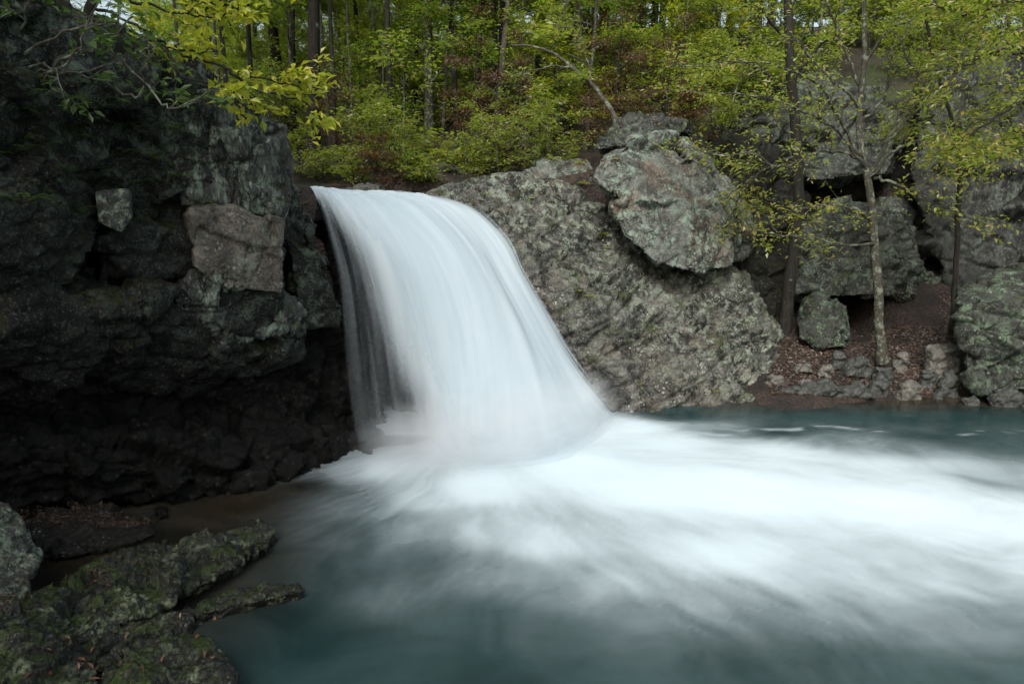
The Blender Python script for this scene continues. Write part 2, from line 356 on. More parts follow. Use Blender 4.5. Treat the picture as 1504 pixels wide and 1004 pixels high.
def build_pool():
    xs = np.concatenate([np.arange(-9, -4, .25), np.arange(-4, 9, .035), np.arange(9, 18, .25)]); ys = np.concatenate([np.arange(-9, 2.5, .25), np.arange(2.5, 10.6, .035)])
    X, Y = np.meshgrid(xs, ys); x, y = X.ravel(), Y.ravel()
    C = G(690, 640)[:2]
    ctl = np.array([[*G(u, v)[:2], d] for u, v, d in FOAM])
    def emb(px, py):                    # distance from the falls counts in proportion, so streaks radiate
        r = np.hypot(px-C[0], py-C[1])+.3; a = np.arctan2(py-C[1], px-C[0]); return np.stack([np.log(r)*1.6, a*1.5, py*.5], 1)
    E = emb(x, y); K = emb(ctl[:, 0], ctl[:, 1]); num = np.zeros(len(x)); den = np.full(len(x), 1e-9)
    for k, d in zip(K, ctl[:, 2]):
        w_ = 1/(((E-k)**2).sum(1)+.012)**1.7; num += w_*d; den += w_
    base = num/den
    r = np.hypot(x-C[0], y-C[1]); a = np.arctan2(y-C[1], x-C[0])
    wob = fbm(np.stack([x*.8, y*.8, x*0], 1), 77, 3)*.15
    st = fbm(np.stack([(a+wob*.45)*8, r*1.0, r*0], 1), 41, 6, .65)*1.1
    st2 = fbm(np.stack([(a+wob*.8)*19, r*1.5, r*0+5], 1), 43, 4, .6)
    cl = fbm(np.stack([x*1.3+wob, y*1.3, x*0], 1), 44, 5, .6)
    mid = 4*base*(1-base)
    base = base*(1-.15*sst(-y, -5.2, -3.6)); mid = 4*base*(1-base)
    foam = base*1.04+.03*mid*st+(.12*mid)*st2+(.05*mid)*cl+(.08*mid)*fbm(np.stack([(a+wob)*40, r*5, r*0], 1), 47, 4, .65)
    foam = np.clip(foam, 0, 1); foam = foam*foam*(3-2*foam)*.8+foam*.2
    # the broken line of froth at the far side of the foam
    fz = np.exp(-((y-(7.85+.12*np.sin(x*2.1)+.06*np.sin(x*7)))/.06)**2)*sst(x, 1.6, 2.4)*sst(-x, -7.5, -5)*np.clip(fbm(np.stack([x*3, y*9, x*0], 1), 91, 4)*2.4+.1, 0, 1)
    foam = np.clip(foam+fz*.4, 0, 1)
    sh = sst(-x, .95, 2.3)*sst(y, 2.6, 4.4); sh = np.maximum(sh, sst(y, 8.45, 9.1)*sst(x, 2, 3)*.95)
    z = foam*.010*fbm(np.stack([x*1.5, y*1.8, x*0], 1), 12, 2)+.008*fbm(np.stack([x*1.6, y*2.6, x*0], 1), 8, 3)*(1-foam*.7)
    z += .12*np.exp(-(r/.95)**2)*base
    nx, ny = len(xs), len(ys); i = np.arange(ny-1)[:, None]*nx; j = np.arange(nx-1)[None, :]
    f = np.stack([i+j, i+j+1, i+nx+j+1, i+nx+j], -1).reshape(-1, 4)
    me = mesh_np('water', np.stack([x, y, z], 1), f); add_attr(me, 'foam', 'POINT', foam); add_attr(me, 'shallow', 'POINT', sh)
    s = NT('pool_water'); tc = s.n('TexCoord').outputs['Object']; fo = s.n('Attribute', _attribute_name='foam').outputs['Fac']; shd = s.n('Attribute', _attribute_name='shallow').outputs['Fac']
    mp = s.n('Mapping', Vector=tc); mp.inputs['Scale'].default_value = (.7, 1.1, 1)
    nn = s.noise(mp.outputs[0], 1.6, 7, .6, .8)
    deep = s.mix(s.ramp(nn, .35, .7), (.010, .027, .028), (.022, .050, .052))
    deep = s.mix(shd, deep, s.mix(s.ramp(nn, .35, .65), (.010, .009, .006), (.035, .027, .016)))
    # soft veins of froth in the gaps
    col = s.mix(fo, deep, (.60, .70, .75))
    rg = s.math('MULTIPLY_ADD', fo, .45, .16)
    bp = s.n('Bump', Strength=.22, Distance=.02, Height=s.noise(tc, 5, 5, .5, .3))
    pb = s.n('BsdfPrincipled', Roughness=rg, Normal=bp.outputs[0]); s.l(col, pb.inputs['Base Color']); pb.inputs['IOR'].default_value = 1.33
    s.l(s.math('MULTIPLY_ADD', fo, -.2, .25), pb.inputs['Specular IOR Level'])
    s.l(pb.outputs[0], s.n('OutputMaterial').inputs[0])
    o = link('water', me, s.m); o['kind'] = 'structure'
build_pool()

# ------------------------------------------------------------------ the waterfall
FC = [  # flow lines, left to right: photo pixel and distance of each point from behind the lip down to the pool
 [(452,273,10.6),(459,279,8.9),(467,300,8.45),(481,350,8.10),(495,410,7.80),(503,480,7.60),(510,560,7.42),(520,630,7.25),(528,678,0)],
 [(484,275,10.6),(492,280,8.9),(514,310,8.40),(543,360,8.05),(563,420,7.75),(578,490,7.50),(590,565,7.28),(600,635,7.02),(608,690,0)],
 [(538,279,10.6),(548,284,9.05),(588,312,8.60),(630,358,8.30),(661,415,8.00),(682,482,7.72),(697,555,7.44),(707,628,7.12),(716,696,0)],
 [(582,281,10.6),(594,286,9.30),(644,312,8.98),(692,358,8.74),(724,412,8.50),(757,475,8.22),(788,542,7.92),(815,612,7.60),(838,676,0)],
 [(618,282,10.7),(634,288,9.55),(694,318,9.34),(742,358,9.12),(765,402,8.94),(797,456,8.78),(829,512,8.62),(866,566,8.46),(908,616,0)]]
def crom(A, t):                        # Catmull-Rom along axis 0
    n = len(A); k = np.clip(t*(n-1), 0, n-1.0001); i = k.astype(int); f = (k-i).reshape(-1, *([1]*(A.ndim-1)))
    g = lambda j: A[np.clip(j, 0, n-1)]
    p0, p1, p2, p3 = g(i-1), g(i), g(i+1), g(i+2)
    return .5*((2*p1)+(p2-p0)*f+(2*p0-5*p1+4*p2-p3)*f**2+(3*p1-p0-3*p2+p3)*f**3)
def build_falls():
    A = np.array([[(P(*p) if p[2] else G(p[0], p[1], -.03)) for p in c] for c in FC])   # col,row,3
    nu, nv = 200, 260
    B = crom(A.transpose(1, 0, 2), np.linspace(0, 1, nv))           # nv, cols, 3
    S = crom(B.transpose(1, 0, 2), np.linspace(0, 1, nu))           # nu, nv, 3
    root = bpy.data.objects.new('waterfall', None); COL.objects.link(root); base = A[2, -1]; root.location = tuple(base)
    root['kind'] = 'structure'
    u = np.repeat(np.linspace(0, 1, nu), nv); v = np.tile(np.linspace(0, 1, nv), nu)
    du = np.gradient(S, axis=0).reshape(-1, 3); dv = np.gradient(S, axis=1).reshape(-1, 3); N = np.cross(dv, du); N /= np.linalg.norm(N, axis=1)[:, None]
    if (N*np.array([0, -1, .3])).sum(1).mean() < 0: N = -N
    i = np.arange(nu-1)[:, None]*nv; j = np.arange(nv-1)[None, :]; f = np.stack([i+j, i+j+1, i+nv+j+1, i+nv+j], -1).reshape(-1, 4)
    mats = []
    for k, (name, off, thin, amp) in enumerate([('falling_water', 0, 0.0, .014), ('water_veil', .07, .30, .016), ('water_spray', .15, .50, .018)]):
        seed = 100+k*13
        wob = fbm(np.stack([u*2, v*2, u*0], 1), seed, 2)*.03
        q = np.stack([(u+wob)*9, v*.8, u*0+k], 1)
        st = fbm(q, seed+1, 5, .55); bulge = fbm(np.stack([u*3.5, v*1.5, u*0], 1), 102, 3); st0 = fbm(np.stack([u*9, v*.8, u*0], 1), 101, 4, .5)
        p = S.reshape(-1, 3)+N*(off*sst(v, .05, .3)+st0*amp*sst(v, .08, .25)+bulge*.10*sst(v, .1, .4))[:, None]
        p[:, 2] += fbm(np.stack([u*9, v*14, u*0], 1), 140, 3)*.035*(1-sst(v, .12, .2))
        # strength of the flow: thick in the middle, ragged veils at the left, a thin fringe at the right
        fine = fbm(np.stack([(u+wob)*55, v*2.2, u*0+k], 1), seed+3, 4, .6)
        s0 = .03+.22*sst(v, .08, .5)+.14*sst(v, .5, .95)
        left = sst(u-s0+.04*st, -.11, .12); right = sst(1-u+.03*st+.02*fine, -.01, .09+.06*v)
        veil = np.clip(.40+st*.8+fine*.35, 0, 1)*(1-left)*(.52-.22*sst(v, .4, .8))*sst(u+.05*st, .0, .09+.06*v)*sst(u, 0, .04)
        top = 1-sst(v, .06, .26); veil = np.maximum(veil, top*(1-left)*.95*sst(u, 0, .02))
        dark = np.exp(-((u-.075-.10*v)/.035)**2)*sst(v, .10, .2)*(1-sst(v, .38, .5))
        al = left*right*1.0+veil+(1-right)*np.clip(.35+st*1.2+fine*.9, 0, 1)*.9*left
        al = al*(1-.35*dark)
        al -= thin*(.7-st)*(1.1-.3*left)
        if k: al = al*(.25+.75*left)
        al *= sst(1-u, 0, .015)
        al = np.clip(al, 0, 1)*(1-sst(v, .88, .995)*.85)
        if k: al *= sst(v, .06, .3)
        me = mesh_np(name, p-base, f); add_attr(me, 'flow', 'POINT', al); add_attr(me, 'streak', 'POINT', np.clip(.5+st*.8+bulge*.5, 0, 1))
        add_attr(me, 'calm', 'POINT', 1-sst(v, .07, .2))
        s = NT('silky_'+name); fl = s.n('Attribute', _attribute_name='flow').outputs['Fac']; sk = s.n('Attribute', _attribute_name='streak').outputs['Fac']
        c = s.mix(sk, (.58, .685, .745), (.72, .80, .85))
        df = s.n('BsdfDiffuse', Color=c); tr = s.n('BsdfTranslucent', Color=c)
        m1 = s.n('MixShader', Fac=.25); s.l(df.outputs[0], m1.inputs[1]); s.l(tr.outputs[0], m1.inputs[2])
        tp = s.n('BsdfTransparent'); m2 = s.n('MixShader', Fac=fl); s.l(tp.outputs[0], m2.inputs[1]); s.l(m1.outputs[0], m2.inputs[2])
        s.l(m2.outputs[0], s.n('OutputMaterial').inputs[0])
        o = link(name, me, s.m, root)
build_falls()
def build_mist():
    bm = bmesh.new(); bmesh.ops.create_icosphere(bm, subdivisions=4, radius=1.0)
    me = bpy.data.meshes.new('mist'); bm.to_mesh(me); bm.free()
    s = NT('drifting_mist'); tc = s.n('TexCoord').outputs['Object']
    d = s.n('VectorMath', _operation='LENGTH', i0=tc).outputs['Value']
    f = s.math('POWER', s.ramp(s.math('ADD', d, s.math('MULTIPLY_ADD', s.noise(tc, 2.2, 4, .55), .7, -.35)), .95, .0), 1.6)
    v = s.n('VolumePrincipled'); v.inputs['Color'].default_value = (.98, .99, 1, 1); s.l(s.math('MULTIPLY', f, 4.5), v.inputs['Density'])
    s.l(v.outputs[0], s.n('OutputMaterial').inputs['Volume'])
    c = G(720, 668); o = link('mist', me, s.m, None, (c[0]+.15, c[1]+.35, .12)); o.scale = (2.1, 1.15, .75); o.rotation_euler = (0, 0, R(38)); o['kind'] = 'stuff'
build_mist()

# ------------------------------------------------------------------ rock
M_cliff = rock_mat('dark_wet_cliff', (.036, .039, .036), (.012, .012, .011), lichen=(.24, .28, .24), la=.9, moss=.36, dark=.9, wet=.6, speck=.15, moss_col=(.022, .026, .005), lgrad=(1.0, .0, .75, 2.0, 4.4), spec=.15, floor=.6)  # lichen fades left and down; some of that fade is shade in the colour
M_face = rock_mat('pale_brown_face', (.27, .235, .20), (.15, .135, .12), lichen=(.36, .40, .32), la=.45, moss=.1, dark=.55, wet=.7, speck=.7)
M_cliff2 = rock_mat('grey_streaked_cliff', (.19, .205, .195), (.075, .08, .077), lichen=(.34, .39, .34), la=.7, moss=.05, dark=.85, wet=.7, speck=.7, strat=.4, spec=.2)
M_under = rock_mat('wet_rock_and_shade_black', (.012, .012, .011), (.005, .005, .005), lichen=(.03, .035, .03), la=.2, moss=0, dark=.8, wet=.65, speck=.10, spec=.10, floor=.35)  # wet rock, with the shade under the overhang deepened in its colour
M_slab = rock_mat('lichen_slab', (.235, .235, .21), (.088, .084, .074), lichen=(.44, .48, .40), la=.95, moss=.16, dark=1.0, wet=.7, speck=.8, brown=.22, lgrad=(.5, .0, .8, .6, 2.1), floor=.7)
M_bould = rock_mat('big_boulder', (.23, .24, .215), (.12, .12, .11), lichen=(.34, .41, .35), la=.8, moss=.0, dark=.8, wet=.8, speck=.7, brown=.6)
M_grey = rock_mat('grey_lichen_rock', (.095, .10, .092), (.04, .041, .038), lichen=(.19, .225, .18), la=.7, moss=.08, dark=.95, wet=.8, speck=.5, floor=.7)
M_farc = rock_mat('fissured_grey_cliff', (.062, .067, .068), (.028, .029, .029), lichen=(.16, .18, .16), la=.5, moss=.0, dark=.95, wet=.8, speck=.3, strat=.4)
M_blk = rock_mat('gap_shade_brown_rock', (.030, .027, .022), (.012, .011, .010), lichen=(.09, .11, .08), la=.3, moss=.1, dark=.9, wet=.8, speck=.2, spec=.1)  # near-black tone puts the shade of the rock gaps into the colour
M_right = rock_mat('green_lichen_rock', (.09, .095, .085), (.038, .04, .037), lichen=(.18, .235, .17), la=.9, moss=.10, dark=.95, wet=.8, speck=.6)
M_small = rock_mat('shore_stone', (.24, .22, .19), (.12, .11, .10), lichen=(.33, .38, .32), la=.4, moss=.1, dark=.5, wet=.6, scale=2.2)
M_fore = rock_mat('wet_foreground_rock', (.026, .026, .024), (.010, .010, .009), lichen=(.38, .42, .27), la=.38, moss=.34, dark=.85, wet=.40, scale=1.8, moss_col=(.022, .040, .005), speck=.3, spec=.3, floor=.5)
M_forel = rock_mat('pale_lichen_boulder', (.13, .13, .115), (.055, .055, .05), lichen=(.50, .55, .43), la=.95, moss=.15, dark=.9, wet=.6, scale=2.0)
M_leafy = rock_mat('litter_rock', (.030, .026, .022), (.012, .011, .010), lichen=(.10, .10, .09), la=.1, moss=0, dark=.6, wet=.5, scale=2, spec=.15)

# left cliff: upper mass, brow above the falls, recessed belly, foot at the waterline
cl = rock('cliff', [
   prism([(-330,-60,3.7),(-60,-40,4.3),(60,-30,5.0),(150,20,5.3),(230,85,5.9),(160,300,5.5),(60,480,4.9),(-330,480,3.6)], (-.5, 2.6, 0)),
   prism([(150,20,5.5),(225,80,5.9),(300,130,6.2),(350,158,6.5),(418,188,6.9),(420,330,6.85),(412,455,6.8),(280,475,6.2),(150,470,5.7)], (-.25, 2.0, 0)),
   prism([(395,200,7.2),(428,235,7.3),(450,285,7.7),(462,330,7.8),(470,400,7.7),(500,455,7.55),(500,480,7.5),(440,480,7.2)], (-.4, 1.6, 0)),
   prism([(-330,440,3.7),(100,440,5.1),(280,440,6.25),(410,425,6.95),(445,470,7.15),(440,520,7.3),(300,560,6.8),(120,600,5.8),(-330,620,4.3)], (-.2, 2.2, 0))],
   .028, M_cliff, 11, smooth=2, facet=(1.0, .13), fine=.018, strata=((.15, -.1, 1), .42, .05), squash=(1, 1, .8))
tag(cl, 'tall dark cliff with mossy upper face overhanging the water left of the waterfall', 'cliff')
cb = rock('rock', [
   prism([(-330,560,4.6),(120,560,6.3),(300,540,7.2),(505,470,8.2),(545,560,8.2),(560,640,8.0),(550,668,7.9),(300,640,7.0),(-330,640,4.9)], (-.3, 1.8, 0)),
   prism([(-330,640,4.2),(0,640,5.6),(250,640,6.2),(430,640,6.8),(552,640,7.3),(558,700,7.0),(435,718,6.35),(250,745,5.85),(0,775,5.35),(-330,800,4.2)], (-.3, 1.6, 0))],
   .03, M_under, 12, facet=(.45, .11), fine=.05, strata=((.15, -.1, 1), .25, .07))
tag(cb, 'wet rock foot coloured black with shade, recessed below the left cliff overhang at the waterline', 'rock')
cf = rock('cliff_block', [prism([(278,308,5.98),(345,302,6.27),(414,325,6.58),(414,432,6.58),(330,428,6.22),(284,392,5.98)], (-.1, .8, 0))],
   .016, M_face, 13, facet=(.5, .035), fine=.012, strata=((.15, -.1, 1), .30, .02), crease=.015)
tag(cf, 'flat pale brown rock block in the left cliff beside the waterfall crest', 'rock')
cg = rock('rock', [prism([(252,140,5.98),(300,128,6.12),(352,154,6.45),(418,184,6.78),(430,232,6.86),(418,320,6.72),(345,298,6.40),(268,302,6.08),(258,230,6.0)], (-.1, .9, 0))],
   .018, M_cliff2, 15, smooth=2, facet=(.7, .06), fine=.012, strata=((.15, -.1, 1), .45, .03), crease=.03)
tag(cg, 'grey streaked upright rock face of the left cliff above the pale brown block', 'rock')
ce = rock('rock', [prism([(285,398,6.08),(340,425,6.30),(414,432,6.70),(448,468,7.0),(430,492,6.95),(330,505,6.35),(260,485,6.05),(262,430,6.0)], (-.1, .9, 0))],
   .018, M_cliff2, 16, smooth=2, facet=(.45, .06), fine=.018, strata=((.15, -.1, 1), .2, .04), crease=.03)
tag(ce, 'lichen speckled ledge of the left cliff under the pale brown block', 'rock')
cp = rock('lichen_slab', [prism([(138,280,5.24),(188,278,5.40),(192,320,5.40),(176,342,5.34),(144,326,5.22)], (.0, .5, 0))],
   .012, M_forel, 14, facet=(.4, .01), fine=.006, crease=.005, smooth=3)
tag(cp, 'small pale green lichened slab set in the dark left cliff', 'rock')

# sloping bedrock: under the fall and right of it
sl = rock('rock_slab', [
   prism([(600,300,9.7),(628,285,9.9),(690,266,10.2),(760,264,10.7),(868,284,11.0),(1000,340,11.1),(1085,398,10.9),(1112,455,10.5),(1132,500,10.2),(1122,590,9.25),(1000,600,9.0),(940,607,8.8),(908,616,8.55),(842,530,8.7),(775,412,9.05),(700,325,9.4)], (0.3, 1.8, -.2)),
   prism([(1000,590,9.3),(1050,500,9.6),(1110,470,10.0),(1128,520,10.2),(1112,600,9.2)], (-.1, .8, -.1))],
   .026, M_slab, 21, facet=(.75, .085), fine=.034, strata=((-.45, -.35, 1), .36, .08), squash=(1.6, 1.3, 1))
tag(sl, 'broad sloping rock slab streaked with lichen and dark stains right of the waterfall', 'rock')
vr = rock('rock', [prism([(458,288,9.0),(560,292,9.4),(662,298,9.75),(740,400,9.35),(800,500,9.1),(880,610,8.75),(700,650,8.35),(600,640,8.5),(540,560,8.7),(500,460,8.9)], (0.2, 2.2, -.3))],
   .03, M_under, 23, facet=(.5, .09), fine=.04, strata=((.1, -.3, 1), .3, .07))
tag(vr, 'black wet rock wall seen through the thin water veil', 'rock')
sc_ = rock('crest_rock', [prism([(508,277,10.2),(530,271,10.4),(560,274,10.4),(575,284,10.3),(540,292,10.0)], (0, .6, -.2))], .015, M_slab, 22, facet=(.2, .03), fine=.02)
tag(sc_, 'small wet rock breaking the water at the waterfall crest', 'rock')

bg = rock('boulder', [
   prism([(862,262,10.0),(880,225,10.3),(925,208,10.5),(988,196,10.8),(1012,225,10.7),(1020,290,10.2),(960,300,9.75),(905,290,9.8)], (.4, 1.6, .05), .9),
   prism([(905,290,9.75),(1015,220,10.5),(1050,288,10.4),(1080,345,10.3),(1078,390,10.15),(1030,404,9.75),(960,384,9.55),(915,348,9.6),(892,310,9.75)], (.4, 1.5, .1), .9)],
   .022, M_bould, 31, facet=(.85, .075), fine=.03, strata=((.1, -.3, 1), .6, .03), crease=.03)
tag(bg, 'largest lichened boulder perched on the slab with a brown upper face', 'boulder')
bt = rock('boulder', [prism([(868,220,10.9),(878,196,11.2),(930,166,11.6),(985,172,11.6),(1010,192,11.4),(965,204,11.1),(905,216,10.9)], (.2, 1.0, .05))],
   .022, M_grey, 32, facet=(.5, .09), fine=.03, strata=((.1, -.1, 1), .3, .05))
tag(bt, 'dark flat boulder lying on top of the largest boulder', 'boulder')
bl = rock('boulder', [prism([(752,262,11.2),(795,236,11.5),(858,234,11.6),(868,262,11.3),(862,284,11.0),(790,282,11.0)], (.1, 1.0, .0))],
   .022, M_bould, 33, facet=(.45, .07), fine=.03)
tag(bl, 'low grey boulder at the slab crest behind the pale slope', 'boulder')
for k, (u, v, Y, ww, hh) in enumerate([(650,262,12.2,.5,.25),(735,215,15.0,.8,.6),(600,275,12.0,.35,.2),(1120,165,14.0,.9,.8)]):
    c = P(u, v, Y); pts = [c+np.array([a*ww, b*ww*.8, d*hh]) for a, b, d in ((-1,-.6,-1),(1,-.7,-1),(.9,.9,-1),(-.8,.9,-1),(-.6,-.4,.6),(.5,-.5,1),(.6,.5,.7),(-.4,.6,.8))]
    o = rock('boulder', [pts], .035, M_grey, 40+k, facet=(.35, .06), fine=.03)
    tag(o, ['small dark rock at the foot of the forest beside the bright shrub', 'grey outcrop half hidden among saplings above the slab', 'low dark rock behind the waterfall crest', 'grey rock under the branches right of the largest boulder'][k], 'rock')

# rocks behind the leafy bank at the right
RB = [
 ('big grey rock face behind the bare branched tree', [[(1110,200,13.4),(1140,140,13.8),(1200,110,14.2),(1290,125,14.2),(1320,200,13.9),(1300,255,13.4),(1200,266,13.3),(1120,262,13.4)]], (.2, 2.2, .1), M_grey, .032, (.9, .16)),
 ('cave roof rock with lichened underside above the black hollow', [[(1172,345,12.2),(1200,312,12.4),(1290,302,12.7),(1330,312,12.7),(1352,380,12.4),(1345,440,12.1),(1300,432,11.8),(1215,436,11.6),(1172,436,11.6)]], (.3, 2.2, .1), M_grey, .028, (.7, .12)),
 ('rock pillar closing the right side of the cave', [[(1300,400,12.5),(1340,380,12.6),(1395,420,12.5),(1390,470,12.3),(1320,480,12.2),(1300,475,12.3)]], (.2, 1.4, -.1), M_right, .03, (.5, .1)),
 ('tall fissured cliff at the right edge above the square boulder', [[(1340,280,13.0),(1350,130,13.8),(1400,80,14.0),(1640,20,13.6),(1640,420,11.6),(1500,420,12.0),(1400,430,12.4),(1365,350,12.9)]], (.5, 2.4, .1), M_farc, .034, (.9, .17)),
 ('upright lichened boulder left of the cave mouth', [[(1170,455,10.7),(1185,443,10.8),(1213,443,10.8),(1228,462,10.7),(1236,508,10.45),(1200,517,10.35),(1172,495,10.5)]], (.2, .6, 0), M_right, .018, (.4, .06)),
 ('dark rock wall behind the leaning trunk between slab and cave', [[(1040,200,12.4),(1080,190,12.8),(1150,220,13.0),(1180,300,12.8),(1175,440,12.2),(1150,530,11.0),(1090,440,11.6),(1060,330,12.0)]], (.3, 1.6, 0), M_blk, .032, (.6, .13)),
 ('dark rock added as shade in the gaps behind the grey blocks over the cave', [[(1085,190,14.3),(1220,150,14.8),(1400,150,14.8),(1420,300,14.4),(1400,480,14.0),(1180,490,14.0),(1085,470,14.0)]], (0, 1.2, 0), M_blk, .045, (.8, .1)),  # backing block added so the gaps between the blocks read dark
 ('square boulder with pale top and green lichened side at the right edge', [[(1407,425,9.7),(1440,405,10.2),(1504,392,10.6),(1640,370,10.6),(1640,470,9.3),(1504,450,9.3),(1412,445,9.3)], [(1410,440,9.35),(1504,440,9.2),(1640,450,9.0),(1620,560,9.0),(1560,585,9.05),(1450,585,9.0),(1425,560,9.15),(1408,500,9.3)]], (.4, 1.4, 0), M_right, .022, (.7, .07)),
]
for k, (lab, outs, back, m, vx, fc) in enumerate(RB):
    o = rock('boulder' if k in (4, 7) else 'rock', [prism(q, back) for q in outs], vx, m, 60+k, smooth=2, facet=(fc[0]*1.15, fc[1]), fine=.018, strata=((.1, -.2, 1), .6, .05))
    tag(o, lab, 'boulder' if k in (4, 7) else 'rock')

# stones along the far shore: pixel centre, distance, half width, height
ST = [(1290,572,9.35,.13,.10,'rounded dark stone'),(1335,574,9.3,.17,.13,'pale tan angular stone'),(1392,569,9.4,.17,.15,'blue grey rounded stone'),(1382,532,9.75,.26,.22,'large grey lichened stone'),(1478,592,8.95,.26,.12,'flat blue grey stone'),
 (1180,541,9.8,.12,.07,'pale flat stone'),(1210,545,9.75,.12,.09,'lichen crusted stone'),(1258,538,9.85,.22,.09,'long dark flat stone'),(1298,548,9.7,.14,.08,'slate grey stone'),(1140,560,9.5,.12,.09,'pale tan blocky stone'),
 (1200,572,9.3,.30,.10,'low dark ledge stone'),(1250,575,9.3,.24,.09,'broad brown ledge stone'),(1362,551,9.6,.12,.08,'small dark grey stone'),(1160,575,9.3,.2,.07,'thin brown shore stone'),(1232,522,10.0,.1,.05,'small grey stone'),(1325,525,10.0,.09,.06,'little pale stone'),(1425,590,9.0,.14,.06,'low wet black stone'),
 (1216,556,9.55,.07,.05,'tiny pale round stone'),(1182,562,9.45,.09,.05,'tiny buff stone')]
WH = ['by the water below the big leafy trunk','at the waterline right of the tree','at the waterline beside the square boulder','just left of the square boulder','half in the water below the square boulder',
 'on the leaf litter beside the slab','on the leaves left of the tree','below the tree roots','right of the tree roots','where the slab meets the beach','along the waterline left of the tree','at the waterline below the tree','between the two larger stones','at the water edge beside the slab','in the leaves above the long flat stone','in the leaves right of the trunk','at the foot of the square boulder','near the middle of the beach','left on the beach near the water']
M_st2 = rock_mat('dark_shore_stone', (.085, .09, .09), (.045, .045, .045), lichen=(.22, .27, .22), la=.4, moss=.1, dark=.5, wet=.5, scale=2.2)
for k, (u, v, Y, ww, hh, lab) in enumerate(ST):
    c = P(u, v, Y); rn = random.Random(k); pts = []
    zb = min(float(ground_z(c[0], c[1])), c[2]) - .05
    for a, b, d in ((-1,-.7,-1),(1,-.6,-1),(.9,.9,-1),(-.9,.8,-1),(-.7,-.5,.5),(.6,-.6,.8),(.5,.5,1),(-.5,.5,.7)):
        hh2 = hh*1.5
        pts.append(np.array([c[0]+a*ww*1.15*rn.uniform(.8,1.1), c[1]+b*ww*.8*rn.uniform(.8,1.1), (c[2]+d*hh2*rn.uniform(.6,1.1)) if d > 0 else zb]))
    pale = any(t in lab for t in ('pale', 'lichen', 'buff', 'tan'))
    o = rock('stone', [pts], .016, M_small if pale else M_st2, 80+k, facet=(.16, .03), fine=.012, smooth=2, crease=.008)
    tag(o, lab+' '+WH[k], 'stone', 'stones along the far shore')

# foreground rocks, lower left
FR = [
 ('boulder', 'pale lichened boulder cut by the left edge of the frame', 'boulder', [[(-180,770,3.6),(-20,758,4.0),(25,775,4.1),(50,830,3.95),(40,868,3.8),(0,900,3.5),(-180,930,3.2)]], (-.1, .6, -.1), M_forel, .012, (.3, .04)),
 ('rock', 'dark low rock covered with rusty needles and fallen leaves below the cliff', 'rock', [[(28,770,4.9),(70,745,5.2),(150,742,5.35),(215,765,5.25),(226,785,5.05),(130,812,4.75),(60,815,4.65)]], (.05, .35, -.25), M_leafy, .014, (.3, .04)),
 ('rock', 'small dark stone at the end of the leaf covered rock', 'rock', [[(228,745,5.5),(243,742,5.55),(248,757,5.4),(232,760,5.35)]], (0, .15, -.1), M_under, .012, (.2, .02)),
 ('ledge', 'mossy green ledge with notched side running into the pool', 'rock', [
   [(0,905,3.60),(60,885,3.8),(150,822,4.3),(200,812,4.4),(240,800,4.55),(262,850,4.0),(250,880,3.85),(150,930,3.55),(60,960,3.35)],
   [(200,815,4.4),(300,785,4.75),(385,766,5.05),(402,780,4.95),(398,798,4.75),(350,825,4.45),(290,862,4.1),(240,870,4.0)]], (-.05, .30, -.35), M_fore, .011, (.26, .05)),
 ('ledge', 'low thin wet ledge reaching into the pool below the mossy ledge', 'rock', [[(262,890,3.95),(330,868,4.15),(405,850,4.3),(440,852,4.3),(448,866,4.15),(395,875,4.1),(320,895,3.95),(275,905,3.85)]], (-.02, .12, -.3), M_fore, .011, (.2, .025)),
 ('boulder', 'dark layered boulder with pale lichen in the bottom left corner', 'boulder', [[(-120,900,3.1),(0,905,3.2),(70,915,3.3),(105,950,3.2),(140,1000,3.0),(150,1080,2.8),(-120,1100,2.4)]], (-.05, .5, -.2), M_fore, .010, (.3, .05)),
 ('boulder', 'rounded wet boulder with yellow green moss edge at the bottom of the frame', 'boulder', [[(150,985,3.15),(175,955,3.3),(250,935,3.45),(300,932,3.5),(330,965,3.35),(350,1010,3.1),(350,1080,2.8),(150,1100,2.6)]], (-.05, .35, -.25), M_fore, .010, (.3, .035)),
 ('boulder', 'dark block between the two bottom boulders and the mossy ledge', 'rock', [[(90,940,3.45),(140,905,3.7),(220,890,3.85),(280,900,3.9),(275,940,3.65),(180,975,3.4),(120,985,3.3)]], (-.05, .3, -.35), M_fore, .011, (.22, .05)),
]
for k, (nm, lab, cat, outs, back, m, vx, fc) in enumerate(FR):
    o = rock(nm, [prism(q, back) for q in outs], vx, m, 110+k, facet=fc, fine=.012, strata=((.85, -.25, .5), .15, .03) if nm in ('ledge',) or k >= 5 else None, smooth=2, crease=.02)
    tag(o, lab, cat)
# ------------------------------------------------------------------ forest
M_leaf = leaf_mat('forest_leaf', [(.075, .205, .036), (.25, .40, .045), (.31, .22, .045)])
M_rust = leaf_mat('rusty_leaf', [(.07, .07, .02), (.12, .06, .025), (.17, .085, .035)])
M_bright = leaf_mat('bright_leaf', [(.12, .27, .03), (.36, .46, .04), (.50, .42, .04)], .5)
M_fern = leaf_mat('fern_leaf', [(.03, .08, .012), (.06, .13, .02), (.10, .15, .03)])
B_dark = bark_mat('dark_bark', (.014, .013, .011), (.038, .034, .030), la=.1)
B_grey = bark_mat('grey_bark', (.045, .040, .034), (.11, .10, .085), la=.5)
B_lich = bark_mat('lichened_bark', (.030, .028, .022), (.075, .072, .056), lich=(.20, .22, .17), la=.5, sc_=2.2)
B_red = bark_mat('red_bark', (.05, .028, .02), (.12, .07, .05), la=.1)

